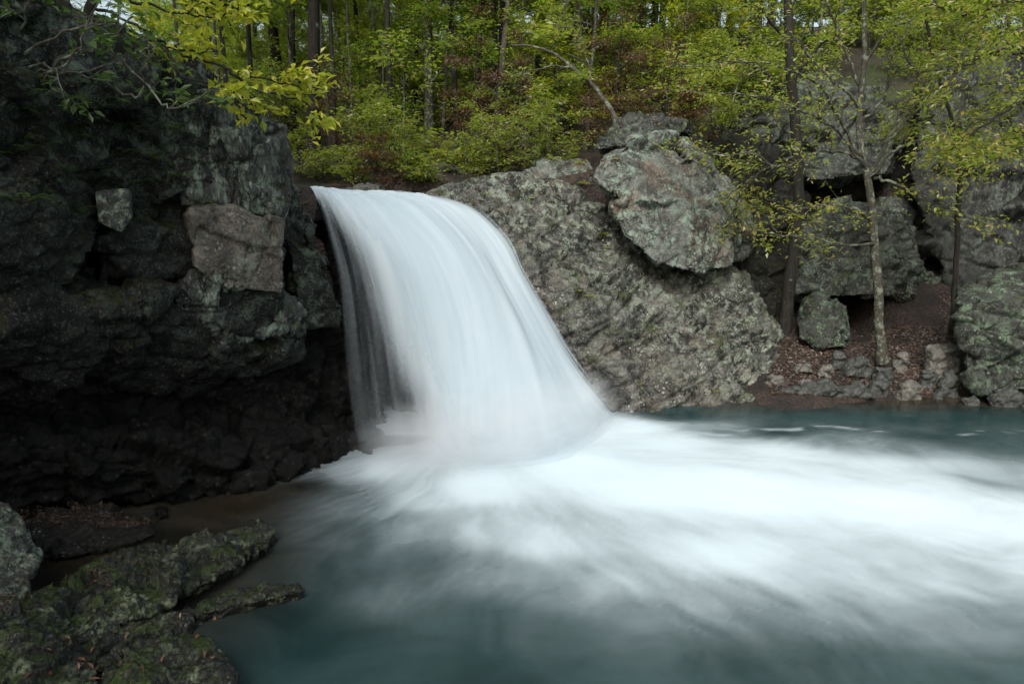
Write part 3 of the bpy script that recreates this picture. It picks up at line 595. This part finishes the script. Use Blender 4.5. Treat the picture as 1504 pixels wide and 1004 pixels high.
def tree_root(name, loc, rz=0, sc1=1.0):
    o = bpy.data.objects.new(name, None); COL.objects.link(o); o.location = loc; o.rotation_euler = (0, 0, rz); o.scale = (sc1,)*3; o.empty_display_size = .3; return o
def make_tree(name, tc, loc, bark, leaf, tone, rz=0, s=1.0):
    r = tree_root(name, loc, rz, s); link('trunk', tc[0], None, r); c = link('crown', tc[1], None, r); c['tone'] = tone
    for me, m in ((tc[0], bark), (tc[1], leaf)):
        if not me.materials: me.materials.append(m)
    return r
def copy_tree(src, loc, rz, s, tone):
    r = src.copy(); COL.objects.link(r); r.location = loc; r.rotation_euler = (0, 0, rz); r.scale = (s,)*3
    for ch in src.children:
        c = ch.copy(); COL.objects.link(c); c.parent = r
        if 'tone' in c: c['tone'] = tone
    return r
def gpt(x, y): return (x, y, float(ground_z(x, y))-.05)

rngF = np.random.default_rng(7)
protos = [grow(201, 8, .09, 24, 2.9, .10, 9, 17000, .095, spray=.13, bare=.25), grow(202, 7, .07, 24, 2.5, .08, 9, 14000, .09, lean=(.08, 0), spray=.12, bare=.25), grow(203, 6.5, .055, 22, 2.3, .06, 9, 12000, .085, lean=(-.1, .05), spray=.12, bare=.25),
          grow(204, 10, .11, 24, 3.2, .16, 9, 18000, .10, spray=.14, bare=.25), grow(205, 4.6, .035, 20, 1.8, .05, 8, 8000, .075, spray=.11, bare=.2), grow(206, 3.8, .03, 18, 1.6, .05, 8, 7000, .07, lean=(.15, 0), spray=.11, bare=.2), grow(207, 2.8, .022, 16, 1.3, .03, 7, 5200, .065)]
rust = [grow(211, 3.2, .025, 14, 1.1, .08, 7, 2600, .06, flat=.3), grow(212, 2.2, .018, 12, .9, .05, 6, 1900, .055, flat=.3)]
shrubs = [grow(221, 1.1, .010, 14, .75, .03, 6, 900, .07, spray=.07), grow(222, .8, .008, 12, .6, .03, 6, 620, .065, spray=.06), grow(223, 1.5, .012, 14, .8, .06, 6, 1100, .065, spray=.07)]
HUE = [(.0, 'deep green'), (.35, 'fresh green'), (.65, 'yellow green'), (1.0, 'olive brown')]
src = {}
def put(key, tc, name, x, y, rz, s, tone, leafm=M_leaf, bark=B_grey, z=None):
    loc = gpt(x, y) if z is None else (x, y, z)
    if key in src: return copy_tree(src[key], loc, rz, s, tone)
    src[key] = make_tree(name, tc, loc, bark, leafm, tone, rz, s); return src[key]
def hue_of(t): return 'deep green' if t < .25 else 'mid green' if t < .5 else 'yellow green' if t < .75 else 'olive brown'

# trunks that stand out: photo pixel of the foot, distance, half width in pixels, lean
FT = [(461,270,14.0,9.5,(.03,0),'thick dark trunk rising straight behind the left end of the waterfall crest',B_dark,.35,204),
 (632,272,14.6,7,(-.01,0),'straight mottled grey trunk behind the middle of the waterfall crest',B_lich,.3,221),
 (560,268,15.5,4,(0,0),'slim straight grey trunk between the thick dark one and the mottled one',B_grey,.5,222),
 (488,266,14.6,3,(-.03,0),'thin pale stem just right of the thick dark trunk',B_grey,.6,223),
 (733,262,16.5,4.5,(.06,0),'thin forked trunk among rusty saplings above the slab crest',B_dark,.6,224),
 (884,180,19.0,8,(-.02,0),'reddish straight trunk behind the top of the largest boulder',B_red,.8,225),
 (415,190,17.0,8,(-.05,0),'dark leaning trunk seen through the yellow leaves over the left cliff',B_dark,.4,226),
 (1030,150,17.5,5,(.05,0),'grey trunk in olive foliage above the boulder group',B_grey,.7,227),
 (968,160,20,5,(0,0),'slender trunk in fresh green foliage above the dark flat boulder',B_grey,.2,228)]
for k, (u, v, Y, hw, lean, lab, bk, tone, sd_) in enumerate(FT):
    p = P(u, v, Y); r_ = hw/FPX*Y
    tc = grow(sd_, 12, r_, 15, 2.8, .22, 8, 9000, .075, lean=lean)
    z = float(ground_z(p[0], p[1]))-.1
    o = make_tree('tree', tc, (p[0], p[1], z), bk, M_leaf, tone); tag(o, lab, 'tree')
# the wood on the slope
placed = []
def far_enough(x, y, d):
    return all((x-a)**2+(y-b)**2 > d*d for a, b in placed)
cnt = 0
for k in range(4000):
    if cnt >= 165: break
    y = 13.0+36*rngF.uniform()**1.35; x = rngF.uniform(-.52, .95)*y*1.0+rngF.uniform(-1.5, 1.5)
    if x > 4 and y < 16.5: continue
    if y < 15.2 and (abs(x/y+.297) < .05 or abs(x/y+.12) < .035): continue
    if y < 14.6 and rngF.uniform() < .6: continue
    if x < -3.9 and y < 9: continue
    if not far_enough(x, y, .9+y*.035): continue
    placed.append((x, y)); cnt += 1
    small = rngF.uniform() < (.75 if y < 19 else .3)
    i = rngF.integers(4, 7) if small else rngF.integers(0, 4)
    n1 = float(vnoise(np.array([[x*.22, y*.22, 3.3]]), 5)[0]); tone = float(np.clip(.30+n1*.55+rngF.uniform(-.2, .2)-(.15 if x < 1 else -.12), 0, 1))
    o = put(('t', int(i)), protos[i], 'sapling' if small else 'tree', x, y, rngF.uniform(0, 6.28), rngF.uniform(.85, 1.2), tone)
    side = 'behind the left cliff' if x/y < -.16 else 'behind the waterfall' if x/y < -.02 else 'above the slab' if x/y < .2 else 'above the right rocks'
    dist = 'near' if y < 18 else 'mid slope' if y < 28 else 'far slope'
    kind = 'slim young tree' if small else 'tall tree'
    lab = f'{kind}, {hue_of(tone)} leaves, {dist} {side}'
    if dist == 'near': lab = f'{kind}, {hue_of(tone)} leaves, close {side}'
    tag(o, lab, 'tree', f'{hue_of(tone)} {"young" if small else "tall"} trees {dist} {side}')
for k in range(72):                                     # bushes and rusty saplings close to the ground
    for _ in range(60):
        y = rngF.uniform(12.2, 24) if k < 45 else rngF.uniform(11.7, 13.2); x = rngF.uniform(-.45, .75)*y if k < 45 else rngF.uniform(-3.9, 3.0)
        if x > 3.2 and y < 16: continue
        if x < -4 and y < 9: continue
        if abs(x/y+.292) < .03 or abs(x/y+.119) < .025: continue
        if far_enough(x, y, .55 if k < 45 else .38): break
    placed.append((x, y)); rusty = -1.2 < x < 3.2 and rngF.uniform() < .18 or rngF.uniform() < .08
    i = int(rngF.integers(0, 2))
    if rusty: o = put(('r', i), rust[i], 'sapling', x, y, rngF.uniform(0, 6), rngF.uniform(.6, 1.0) if k < 45 else rngF.uniform(.35, .7), rngF.uniform(.2, .8), M_rust, B_dark)
    else: j = int(rngF.integers(0, 3)); o = put(('b', j), shrubs[j], 'bush', x, y, rngF.uniform(0, 6), rngF.uniform(.9, 1.7) if k < 45 else rngF.uniform(.45, 1.15), float(rngF.uniform(.0, .6)))
    side = 'behind the left cliff' if x/y < -.16 else 'behind the waterfall crest' if x/y < -.02 else 'above the slab' if x/y < .2 else 'above the right rocks'
    tag(o, (f'low sapling with dark rusty leaves {side}' if rusty else f'low leafy green bush {side}'), 'bush', ('rusty saplings ' if rusty else 'low green bushes ')+side)

poles = [grow(231, 9, .045, 12, 1.5, .45, 7, 3500, .08, spray=.1, bare=.2), grow(232, 8, .035, 12, 1.3, .4, 7, 3000, .08, lean=(.06, 0), spray=.1, bare=.2), grow(233, 9, .06, 12, 1.6, .5, 7, 3500, .08, lean=(-.04, .03), spray=.1, bare=.2)]
for k, (u, y) in enumerate([(505,13.6),(530,14.6),(585,13.8),(602,16),(655,15.2),(678,14.2),(705,17),(760,15.5),(790,17),(835,16),(862,18.5),(925,18),(950,19),(1005,19),(448,15.2),(360,13.0),(300,12.5),(395,15.5),(1060,19),(1100,20),(548,18),(618,18.5)]):
    x = (u-752)/FPX*y*1.02; placed.append((x, y))
    o = put(('p', k % 3), poles[k % 3], 'tree', x, y, k*1.7, 1.0, .2+.5*rngF.uniform(), bark=[B_dark, B_grey, B_dark][k % 3])
    tag(o, 'slender pole like tree with high crown rising from the undergrowth', 'tree', 'slender pole trees rising from the undergrowth')
# trees around the pool that stand outside the picture and shade it
for k, (x, y, s) in enumerate([(-7.0,2.5,1.1),(-6.6,.2,1.0),(-7.5,7.5,1.1),(-9,1,1.2),(-5.5,-3,1.0),(-10,5,1.1),(13,4,1.1),(14,8.5,1.1),(12.5,-1,1.1),(-8,-5,1.2)]):
    o = put(('t', k % 4), protos[k % 4], 'tree', x, y, k*1.3, s*1.35, .4)
    tag(o, 'bank tree %s of the pool, outside the view' % ('left' if x < -4 else 'right' if x > 8 else 'on the near side'), 'tree', 'trees on the banks round the pool')

# ---- trees drawn limb by limb
def drawn_tree(name, label, base, trunk, limbs, r0, r1, bark, leafm, tone, leaf_n, leaf, seed, twigs=7, tl=.5, spray=.07, depth_j=.25, lr=.35, flat=.55, aspect=.5, bare_part=.25):
    rng = np.random.default_rng(seed); b = P(*base); V, F = [], []
    tp = np.array([P(u, v, base[2]+dy)-b for u, v, dy in trunk]); tp = crom(tp, np.linspace(0, 1, len(tp)*4)); tp += rng.normal(0, .006, tp.shape)
    rad = np.linspace(r0, r1, len(tp)); rad[:2] *= 1.35; tube_into(V, F, tp, rad, 10)
    T, W = [], []
    for lb in limbs:
        wgt = 1.0; pl = np.array([P(u, v, base[2]+dy)-b for u, v, dy in lb]); pl = crom(pl, np.linspace(0, 1, len(pl)*4)); pl[1:] += rng.normal(0, .014, pl[1:].shape)
        L = np.linalg.norm(np.diff(pl, axis=0), axis=1).sum(); tube_into(V, F, pl, np.linspace(r0*lr, .005, len(pl)), 6)
        for j in range(int(twigs*max(1, L))):
            k = rng.uniform(bare_part, .99)*(len(pl)-1); i = int(k); q = pl[i]+(pl[i+1]-pl[i])*(k-i); d = pl[i+1]-pl[i]; d /= np.linalg.norm(d)+1e-9
            sd = np.cross(d, (0, 0, 1))*rng.choice([-1, 1])*rng.uniform(.4, 1.2); dd = d*.8+sd+np.array([0, 0, rng.uniform(-.35, .45)])
            tw = wander(rng, q, dd, tl*rng.uniform(.5, 1.3), 5, .4, .03); tube_into(V, F, tw, np.linspace(.006, .002, 6), 4); T.append(tw)
            if rng.uniform() < .7:
                t2 = wander(rng, tw[2], dd+rng.normal(0, .6, 3), tl*.5, 5, .4, .03); tube_into(V, F, t2, np.linspace(.004, .0015, 6), 3); T.append(t2)
    T = np.array(T); n = leaf_n; ti = rng.integers(0, len(T), n); g = rng.uniform(1.2, 4.999, n); a = g.astype(int); fr = (g-a)[:, None]
    pos = T[ti, a]*(1-fr)+T[ti, a+1]*fr+rng.normal(0, spray, (n, 3))*[1, 1, .5]; dirs = T[ti, 5]-T[ti, 0]; dirs /= np.linalg.norm(dirs, axis=1)[:, None]
    r = tree_root(name, tuple(b)); link('trunk', mesh_np('trunk', np.vstack(V), np.vstack(F)), bark, r)
    c = link('crown', leaves_mesh('crown', pos, rng, leaf, flat, aspect, dirs), leafm, r); c['tone'] = tone
    tag(r, label, 'tree'); return r
drawn_tree('tree', 'small lichened tree with many spreading limbs growing from the leafy bank by the cave', (1296,530,10.0),
  [(1296,532,0),(1292,470,0),(1287,390,0),(1283,330,0),(1276,275,0),(1266,225,.05),(1262,170,.1),(1268,100,.1),(1270,20,.1),(1276,-110,0)],
  [[(1270,240,0),(1240,190,-.1),(1205,128,-.3),(1150,99,-.5),(1080,92,-.7),(985,98,-.9)], [(1272,250,0),(1225,188,-.3),(1160,156,-.5),(1100,139,-.6),(990,136,-.8)],
   [(1272,262,0),(1305,205,-.2),(1339,159,-.3),(1379,122,-.4),(1403,85,-.4),(1425,30,-.3)], [(1274,265,0),(1310,222,-.2),(1350,205,-.4),(1390,195,-.5),(1430,180,-.6),(1490,178,-.7)],
   [(1268,235,0),(1235,222,-.2),(1200,224,-.4),(1170,240,-.5),(1135,244,-.6),(1105,225,-.7),(1060,230,-.8),(1005,216,-.9)],
   [(1280,325,0),(1255,308,-.2),(1225,303,-.3),(1180,305,-.5),(1140,322,-.6)], [(1286,356,0),(1250,361,-.3),(1215,355,-.5),(1170,348,-.7),(1125,342,-.8)],
   [(1284,262,0),(1300,264,-.2),(1339,281,-.3),(1372,301,-.5),(1410,312,-.6),(1450,335,-.7)], [(1264,180,.1),(1300,140,.2),(1310,80,.2),(1330,0,.3)], [(1266,130,.1),(1240,70,.2),(1215,10,.2),(1200,-50,.2)],
   [(1268,100,.1),(1300,50,0),(1350,20,-.2),(1400,-30,-.2)], [(1266,160,.1),(1215,110,.1),(1170,60,.3),(1140,20,.4)], [(1339,159,-.3),(1345,110,-.2),(1325,70,-.2),(1335,20,-.1)], [(1300,210,-.2),(1345,165,-.4),(1420,130,-.5),(1500,120,-.6)]],
  .072, .025, B_lich, M_leaf, .38, 3500, .07, 301, twigs=6, tl=.55, spray=.10, bare_part=.2)
drawn_tree('tree', 'tall dark trunk leaning over the rocks between the slab and the cave', (1150,510,10.9),
  [(1150,515,0),(1155,460,0),(1163,390,0),(1172,320,0),(1172,240,0),(1166,160,0),(1160,80,0),(1157,0,0),(1152,-120,0)],
  [[(1166,160,0),(1140,120,.1),(1100,95,.2),(1050,80,.2)], [(1164,120,0),(1200,70,.2),(1240,40,.3)], [(1170,230,0),(1120,250,-.3),(1085,290,-.5),(1080,320,-.6)], [(1160,60,0),(1120,20,0),(1070,-20,0)], [(1172,320,0),(1130,300,-.3),(1095,290,-.6)]],
  .105, .055, B_dark, M_leaf, .35, 1500, .065, 302, tl=.6, spray=.12)
drawn_tree('tree', 'thin dark leaning stem in front of the right cliff beside the square boulder', (1398,490,10.5),
  [(1398,492,0),(1402,420,0),(1406,330,0),(1410,260,0),(1404,200,0),(1390,150,0),(1372,90,0),(1360,20,0)],
  [[(1408,250,0),(1450,215,-.3),(1500,200,-.5)], [(1404,200,0),(1440,160,-.2),(1490,130,-.4)], [(1400,190,0),(1360,180,-.2),(1320,190,-.3)], [(1385,130,0),(1420,90,0),(1480,60,-.2)]],
  .045, .018, B_dark, M_leaf, .35, 1500, .065, 303, tl=.55, spray=.12)
drawn_tree('tree', 'bare leaning sapling arching left over the slab crest', (906,180,12.6),
  [(906,180,0),(893,155,0),(870,125,0),(838,98,0),(812,78,0),(780,68,0),(752,66,0)], [[(812,80,0),(818,50,.1),(835,0,.1),(842,-50,.2)], [(870,125,0),(860,80,.1),(840,40,.2)], [(838,98,0),(800,100,-.1),(770,110,-.2)]],
  .05, .012, B_grey, M_leaf, .5, 500, .06, 304, tl=.5)
drawn_tree('tree', 'leafy tree reaching in from the top right corner over the cliff', (1560,330,9.6),
  [(1560,330,0),(1555,200,0),(1540,60,0),(1530,-150,0)],
  [[(1545,80,0),(1500,70,-.2),(1450,80,-.4),(1400,110,-.5)], [(1540,20,0),(1490,0,-.2),(1430,20,-.4),(1370,10,-.5)], [(1550,150,0),(1500,150,-.2),(1440,190,-.4),(1390,215,-.5)], [(1552,200,0),(1510,210,-.2),(1460,235,-.3),(1410,255,-.4)], [(1538,-20,0),(1480,-40,0),(1400,-50,0)]],
  .09, .05, B_dark, M_leaf, .3, 4200, .07, 305, tl=.6, spray=.12)

# the tree on top of the left cliff whose bright sprays hang over it
drawn_tree('tree', 'small tree on the left cliff with bright yellow green sprays hanging over the drop', (120,40,5.6),
  [(120,60,0),(135,0,0),(150,-60,0),(160,-160,0)],
  [[(140,-20,0),(190,0,0),(240,15,.1),(290,25,.1),(345,25,.2)], [(130,20,0),(200,50,0),(260,75,0),(330,100,.1),(400,120,.2),(468,118,.3)], [(132,10,0),(190,30,0),(235,60,0),(290,80,.1)],
   [(145,-40,0),(220,-30,.1),(290,0,.2),(360,10,.3)], [(330,100,.1),(370,130,.1),(420,140,.2),(455,160,.3)], [(150,-60,0),(200,-40,.2),(260,-15,.3),(310,10,.4),(380,20,.5)], [(235,60,0),(270,110,-.1),(330,130,0),(370,150,.1)]],
  .04, .02, B_dark, M_bright, .34, 1050, .08, 311, twigs=6, tl=.36, spray=.035, aspect=.55, bare_part=.35)
drawn_tree('vine', 'tangle of thin bare stems with few leaves on the dark top left cliff', (20,150,4.9),
  [(20,160,0),(25,100,-.2),(50,70,-.3),(110,42,-.4),(165,38,-.3)],
  [[(25,100,-.2),(60,95,-.3),(85,110,-.3),(70,140,-.2)], [(20,130,0),(60,103,-.2),(100,108,-.2),(180,95,0)], [(25,140,0),(90,90,-.3),(150,60,-.3),(190,20,-.3)], [(10,90,-.2),(30,30,-.3),(60,-20,-.3)], [(60,120,-.2),(110,80,-.4),(130,30,-.4),(160,-10,-.4)],
   [(160,70,-.1),(215,130,-.2),(250,160,-.2),(320,130,-.2)], [(170,130,-.1),(200,145,-.2),(215,100,-.2),(218,70,-.1)]],
  .012, .006, B_grey, M_fern, .5, 260, .07, 312, twigs=3, tl=.35, spray=.05, lr=.7)

# ------------------------------------------------------------------ small plants, set where they root on the rock
bpy.context.view_layer.update(); DG = bpy.context.evaluated_depsgraph_get()
HIT = ['']
def root_at(u, v, skip=('crown', 'trunk', 'water', 'falling_water', 'water_veil', 'water_spray')):
    d = Vector(ray(u, v)).normalized(); o = Vector((0, 0, CZ))
    for _ in range(40):
        hit, loc, nor, _i, ob, _m = sc.ray_cast(DG, o, d)
        if not hit: return None, None
        if ob.name.split('.')[0] in skip: o = loc+d*.02; continue
        HIT[0] = ob.name; return np.array(loc), np.array(nor)
    return None, None
def fern_mesh(seed, fronds=8, L=.35, leaf=.03, droop=.9):
    rng = np.random.default_rng(seed); V, F = [], []; pos, dr = [], []
    for k in range(fronds):
        an = k*2.4+rng.uniform(-.3, .3); el = rng.uniform(.3, 1.0); l = L*rng.uniform(.6, 1.1)
        t = np.linspace(0, 1, 9)[:, None]; h = np.array([math.cos(an), math.sin(an), 0])
        pts = h*l*t*math.cos(el*.6)+np.array([0, 0, 1])*l*(math.sin(el)*t-droop*t**2*.8)
        tube_into(V, F, pts, np.linspace(.003, .001, 9), 3); sd = np.cross(h, (0, 0, 1))
        for q in np.linspace(.15, 1, 15):
            c = crom(pts, np.array([q]))[0]
            for sg in (-1, 1):
                pos.append(c); dr.append((sd*sg+h*.4)*(1.15-q))
    pos, dr = np.array(pos), np.array(dr); n = len(pos); nn = np.linalg.norm(dr, axis=1)[:, None]; ln = leaf*(.4+nn)*1.3; dn = dr/nn
    up = np.tile([0, 0, 1.], (n, 1))+rng.normal(0, .25, (n, 3)); s_ = np.cross(up, dn); s_ /= np.linalg.norm(s_, axis=1)[:, None]
    v = np.stack([pos, pos+dn*ln*.5+s_*ln*.16, pos+dn*ln-[0, 0, .004], pos+dn*ln*.5-s_*ln*.16], 1).reshape(-1, 3)
    me = mesh_np('fronds', v, np.arange(n*4).reshape(n, 4), False); add_attr(me, 'rnd', 'FACE', rng.uniform(0, 1, n))
    return mesh_np('stems', np.vstack(V), np.vstack(F)), me
ferns = [fern_mesh(401), fern_mesh(402, 6, .28), fern_mesh(403, 10, .42)]
fsrc = {}
def fern(u, v, s, label, k, mat=M_fern, tone=.3, group=None, name='fern'):
    p, n = root_at(u, v)
    if p is None: return
    key = (k, mat.name)
    if key not in fsrc:
        r = tree_root(name, tuple(p), 0, s)
        a = link('stem', ferns[k][0].copy(), B_dark, r); c = link('frond', ferns[k][1].copy(), mat, r); c['tone'] = tone; fsrc[key] = r
    else:
        r = fsrc[key].copy(); COL.objects.link(r); r.location = tuple(p); r.scale = (s,)*3
        for ch in fsrc[key].children:
            c = ch.copy(); COL.objects.link(c); c.parent = r
            if 'tone' in c: c['tone'] = tone
    r.rotation_euler = (0, 0, (u*7+v) % 6.28); tag(r, label, 'plant', group); return r
for q in [(40,165,1.0,'bright fern high on the left cliff near the left edge',0,.3),(60,212,.9,'lower fern near the left edge beneath the bright one',1,.3),(185,190,.8,'fern under the hanging sprays on the left cliff',2,.5),
          (250,190,.7,'fern beside the reddish dead leaves on the left cliff',0,.5),(205,270,.8,'dark fern above the pale lichened slab',2,.2),(262,262,.8,'fern tuft on the ledge above the brown block',1,.6),
          (130,170,.7,'small fern among mossy patches on the left cliff',1,.6),(235,215,.6,'yellowish fern right of the dead leaves',0,.9),(285,345,.3,'tiny green tuft at the corner of the brown block',1,.5),
          (445,300,.45,'small fern on the mossy edge beside the waterfall crest',0,.4)]:
    fern(*q[:5], tone=q[5])
for i, (u, v) in enumerate([(95,250),(120,205),(30,300),(70,285),(150,250),(215,235),(175,150),(225,150),(265,160),(235,300),(110,310),(20,230),(290,240),(300,300),(85,150),(140,120)]):
    fern(u, v, .45+.25*(i % 3), 'small fern rooted in the moss of the dark left cliff', i % 3, tone=.2+.1*(i % 5), group='small ferns on the left cliff')
for q in [(885,345,.6,'leafy tuft in the gap under the largest boulder',0),(893,365,.5,'second leafy tuft below the gap under the largest boulder',1),(858,272,.7,'grassy tuft between the low boulder and the largest boulder',2),(852,240,.6,'bright fern on top of the low grey boulder',0),
          (850,428,.5,'bright green tuft on the open face of the slab',1),(865,436,.45,'small bright tuft beside another on the open slab face',2),(905,235,.5,'ivy like tuft at the top of the green streak on the boulder',1),(815,235,.6,'fern on the crest left of the low boulder',2),
          (938,565,.45,'small plant low on the slab near the pool',0),(1050,575,.4,'green tuft low on the slab by the water',1),(715,285,.35,'mossy tuft near the top of the slab',2),(780,292,.35,'tiny tuft beneath the slab crest',0)]:
    fern(*q[:5], mat=M_bright, tone=.05)
def bush(u, v, Y, seed, H, mat, tone, label, n=900, leaf=.06, spread=.5):
    if Y is None:
        p, _n = root_at(u, v)
        if p is None: return
        z = p[2]-.04
    else: p = P(u, v, Y); z = min(p[2], float(ground_z(p[0], p[1]))+.3)
    tc = grow(seed, H, .012, 14, spread, .05, 6, n, leaf, spray=.06)
    o = make_tree('bush', tc, (p[0], p[1], z), B_dark, mat, tone); tag(o, label, 'bush')
bush(668,272,12.3,501,.55,M_bright,.0,'bright green leafy shrub standing alone at the slab crest', 900, .07, .5)
bush(815,200,14.5,502,1.6,M_bright,.25,'yellow green shrub left of the dark flat boulder', 2600, .07, 1.0)
bush(870,195,14.0,503,1.0,M_bright,.2,'bright shrub leaning over the dark flat boulder', 1500, .06, .8)
bush(975,130,15.0,504,1.8,M_bright,.05,'fresh green shrub above the topmost boulder', 2400, .07, 1.1)
bush(1055,60,16.5,505,2.0,M_bright,.2,'glowing yellow green foliage patch left of the tall dark trunk', 1800, .09, 1.1)

for k, (u, v, H, mat, tone, lab) in enumerate([(1045,205,.9,M_leaf,.5,'olive bush behind the top right corner of the largest boulder'),(1085,190,1.1,M_leaf,.3,'green bush left of the tall dark trunk above the shaded rock'),(1012,185,.6,M_rust,.5,'dark twiggy bush draping the back of the largest boulder'),(1120,165,1.0,M_leaf,.6,'yellow green bush growing over the big grey rock face'),
  (1330,118,1.0,M_leaf,.4,'bush in the cleft beside the tall fissured cliff'),(1215,108,.8,M_leaf,.7,'olive bush on the top edge of the big grey rock face'),(476,269,.5,M_leaf,.2,'knee high plant at the foot of the thick dark trunk'),(520,270,.45,M_leaf,.5,'yellowish low plant at the rim behind the crest'),
  (555,268,.6,M_rust,.6,'rusty low plant at the rim behind the crest'),(598,270,.5,M_leaf,.1,'deep green low plant at the rim near the mottled trunk'),(622,270,.4,M_leaf,.6,'small olive plant left of the bright crest shrub'),(712,256,.5,M_leaf,.4,'low plant between the bright crest shrub and the low grey boulder'),(742,246,.6,M_rust,.3,'brown leaved low plant left of the low grey boulder'),
  (442,262,.7,M_leaf,.3,'green plant close behind the cliff edge by the crest')]):
    bush(u, v, None, 520+k, H, mat, tone, lab, int(900*H+250), .06, H*.75)

# ------------------------------------------------------------------ fallen leaves and needles
def litter(name, regions, size, mat, seed, aspect=.5, only=''):
    rng = np.random.default_rng(seed); pos, nrm = [], []
    for (u0, v0, u1, v1, n) in regions:
        for _ in range(n):
            p, q = root_at(rng.uniform(u0, u1), rng.uniform(v0, v1))
            if p is None or q[2] < .25 or only not in HIT[0]: continue
            pos.append(p+np.array([0, 0, .012])); nrm.append(q)
    pos = np.array(pos); n = len(pos); nr = np.array(nrm)+rng.normal(0, .25, (n, 3)); nr /= np.linalg.norm(nr, axis=1)[:, None]
    d = rng.normal(0, 1, (n, 3)); d -= nr*(d*nr).sum(1)[:, None]; d /= np.linalg.norm(d, axis=1)[:, None]; s_ = np.cross(nr, d)
    L = size*rng.uniform(.6, 1.3, n)[:, None]; W = L*aspect*.5
    v = np.stack([pos-d*L*.5, pos+s_*W+nr*W*.4, pos+d*L*.5, pos-s_*W+nr*W*.4], 1).reshape(-1, 3)
    me = mesh_np(name, v, np.arange(n*4).reshape(n, 4), False); add_attr(me, 'rnd', 'FACE', rng.uniform(0, 1, n))
    o = link(name, me, mat); o['kind'] = 'stuff'; o['tone'] = .2; return o
M_dead = leaf_mat('dead_leaf', [(.010, .006, .005), (.032, .017, .012), (.10, .065, .046)], .1)
M_need = leaf_mat('dead_needle', [(.015, .008, .005), (.06, .026, .013), (.17, .08, .04)], .1)
litter('fallen_leaves', [(1130,480,1410,580,5200),(1380,430,1420,520,500),(1040,160,1100,220,200)], .055, M_dead, 601, .55, 'ground')
litter('fallen_needles', [(30,738,226,775,450),(60,835,160,862,120),(0,850,50,900,60)], .036, M_need, 602, .13)
litter('scattered_leaves', [(40,900,340,1000,40),(690,262,860,300,40),(900,170,990,190,50)], .045, M_need, 603, .5)

# things alike but apart: say which one, counted from the left of the picture
ORD = ['first', 'second', 'third', 'fourth', 'fifth', 'sixth', 'seventh', 'eighth', 'ninth', 'tenth', 'eleventh', 'twelfth', 'thirteenth', 'fourteenth', 'fifteenth', 'sixteenth', 'seventeenth', 'eighteenth', 'nineteenth', 'twentieth']
by = {}
for o in sc.objects:
    if 'group' in o and 'label' in o : by.setdefault((o['group'], o['label']), []).append(o)
for (g, l), os_ in by.items():
    if len(os_) < 2: continue
    os_.sort(key=lambda o: o.location[0]/max(o.location[1], .1))
    for i, o in enumerate(os_): o['label'] = f'{l}, {ORD[min(i, 19)]} from left' if i < 20 else f'{l}, {ORD[min(19, len(os_)-1-i)]} from right'
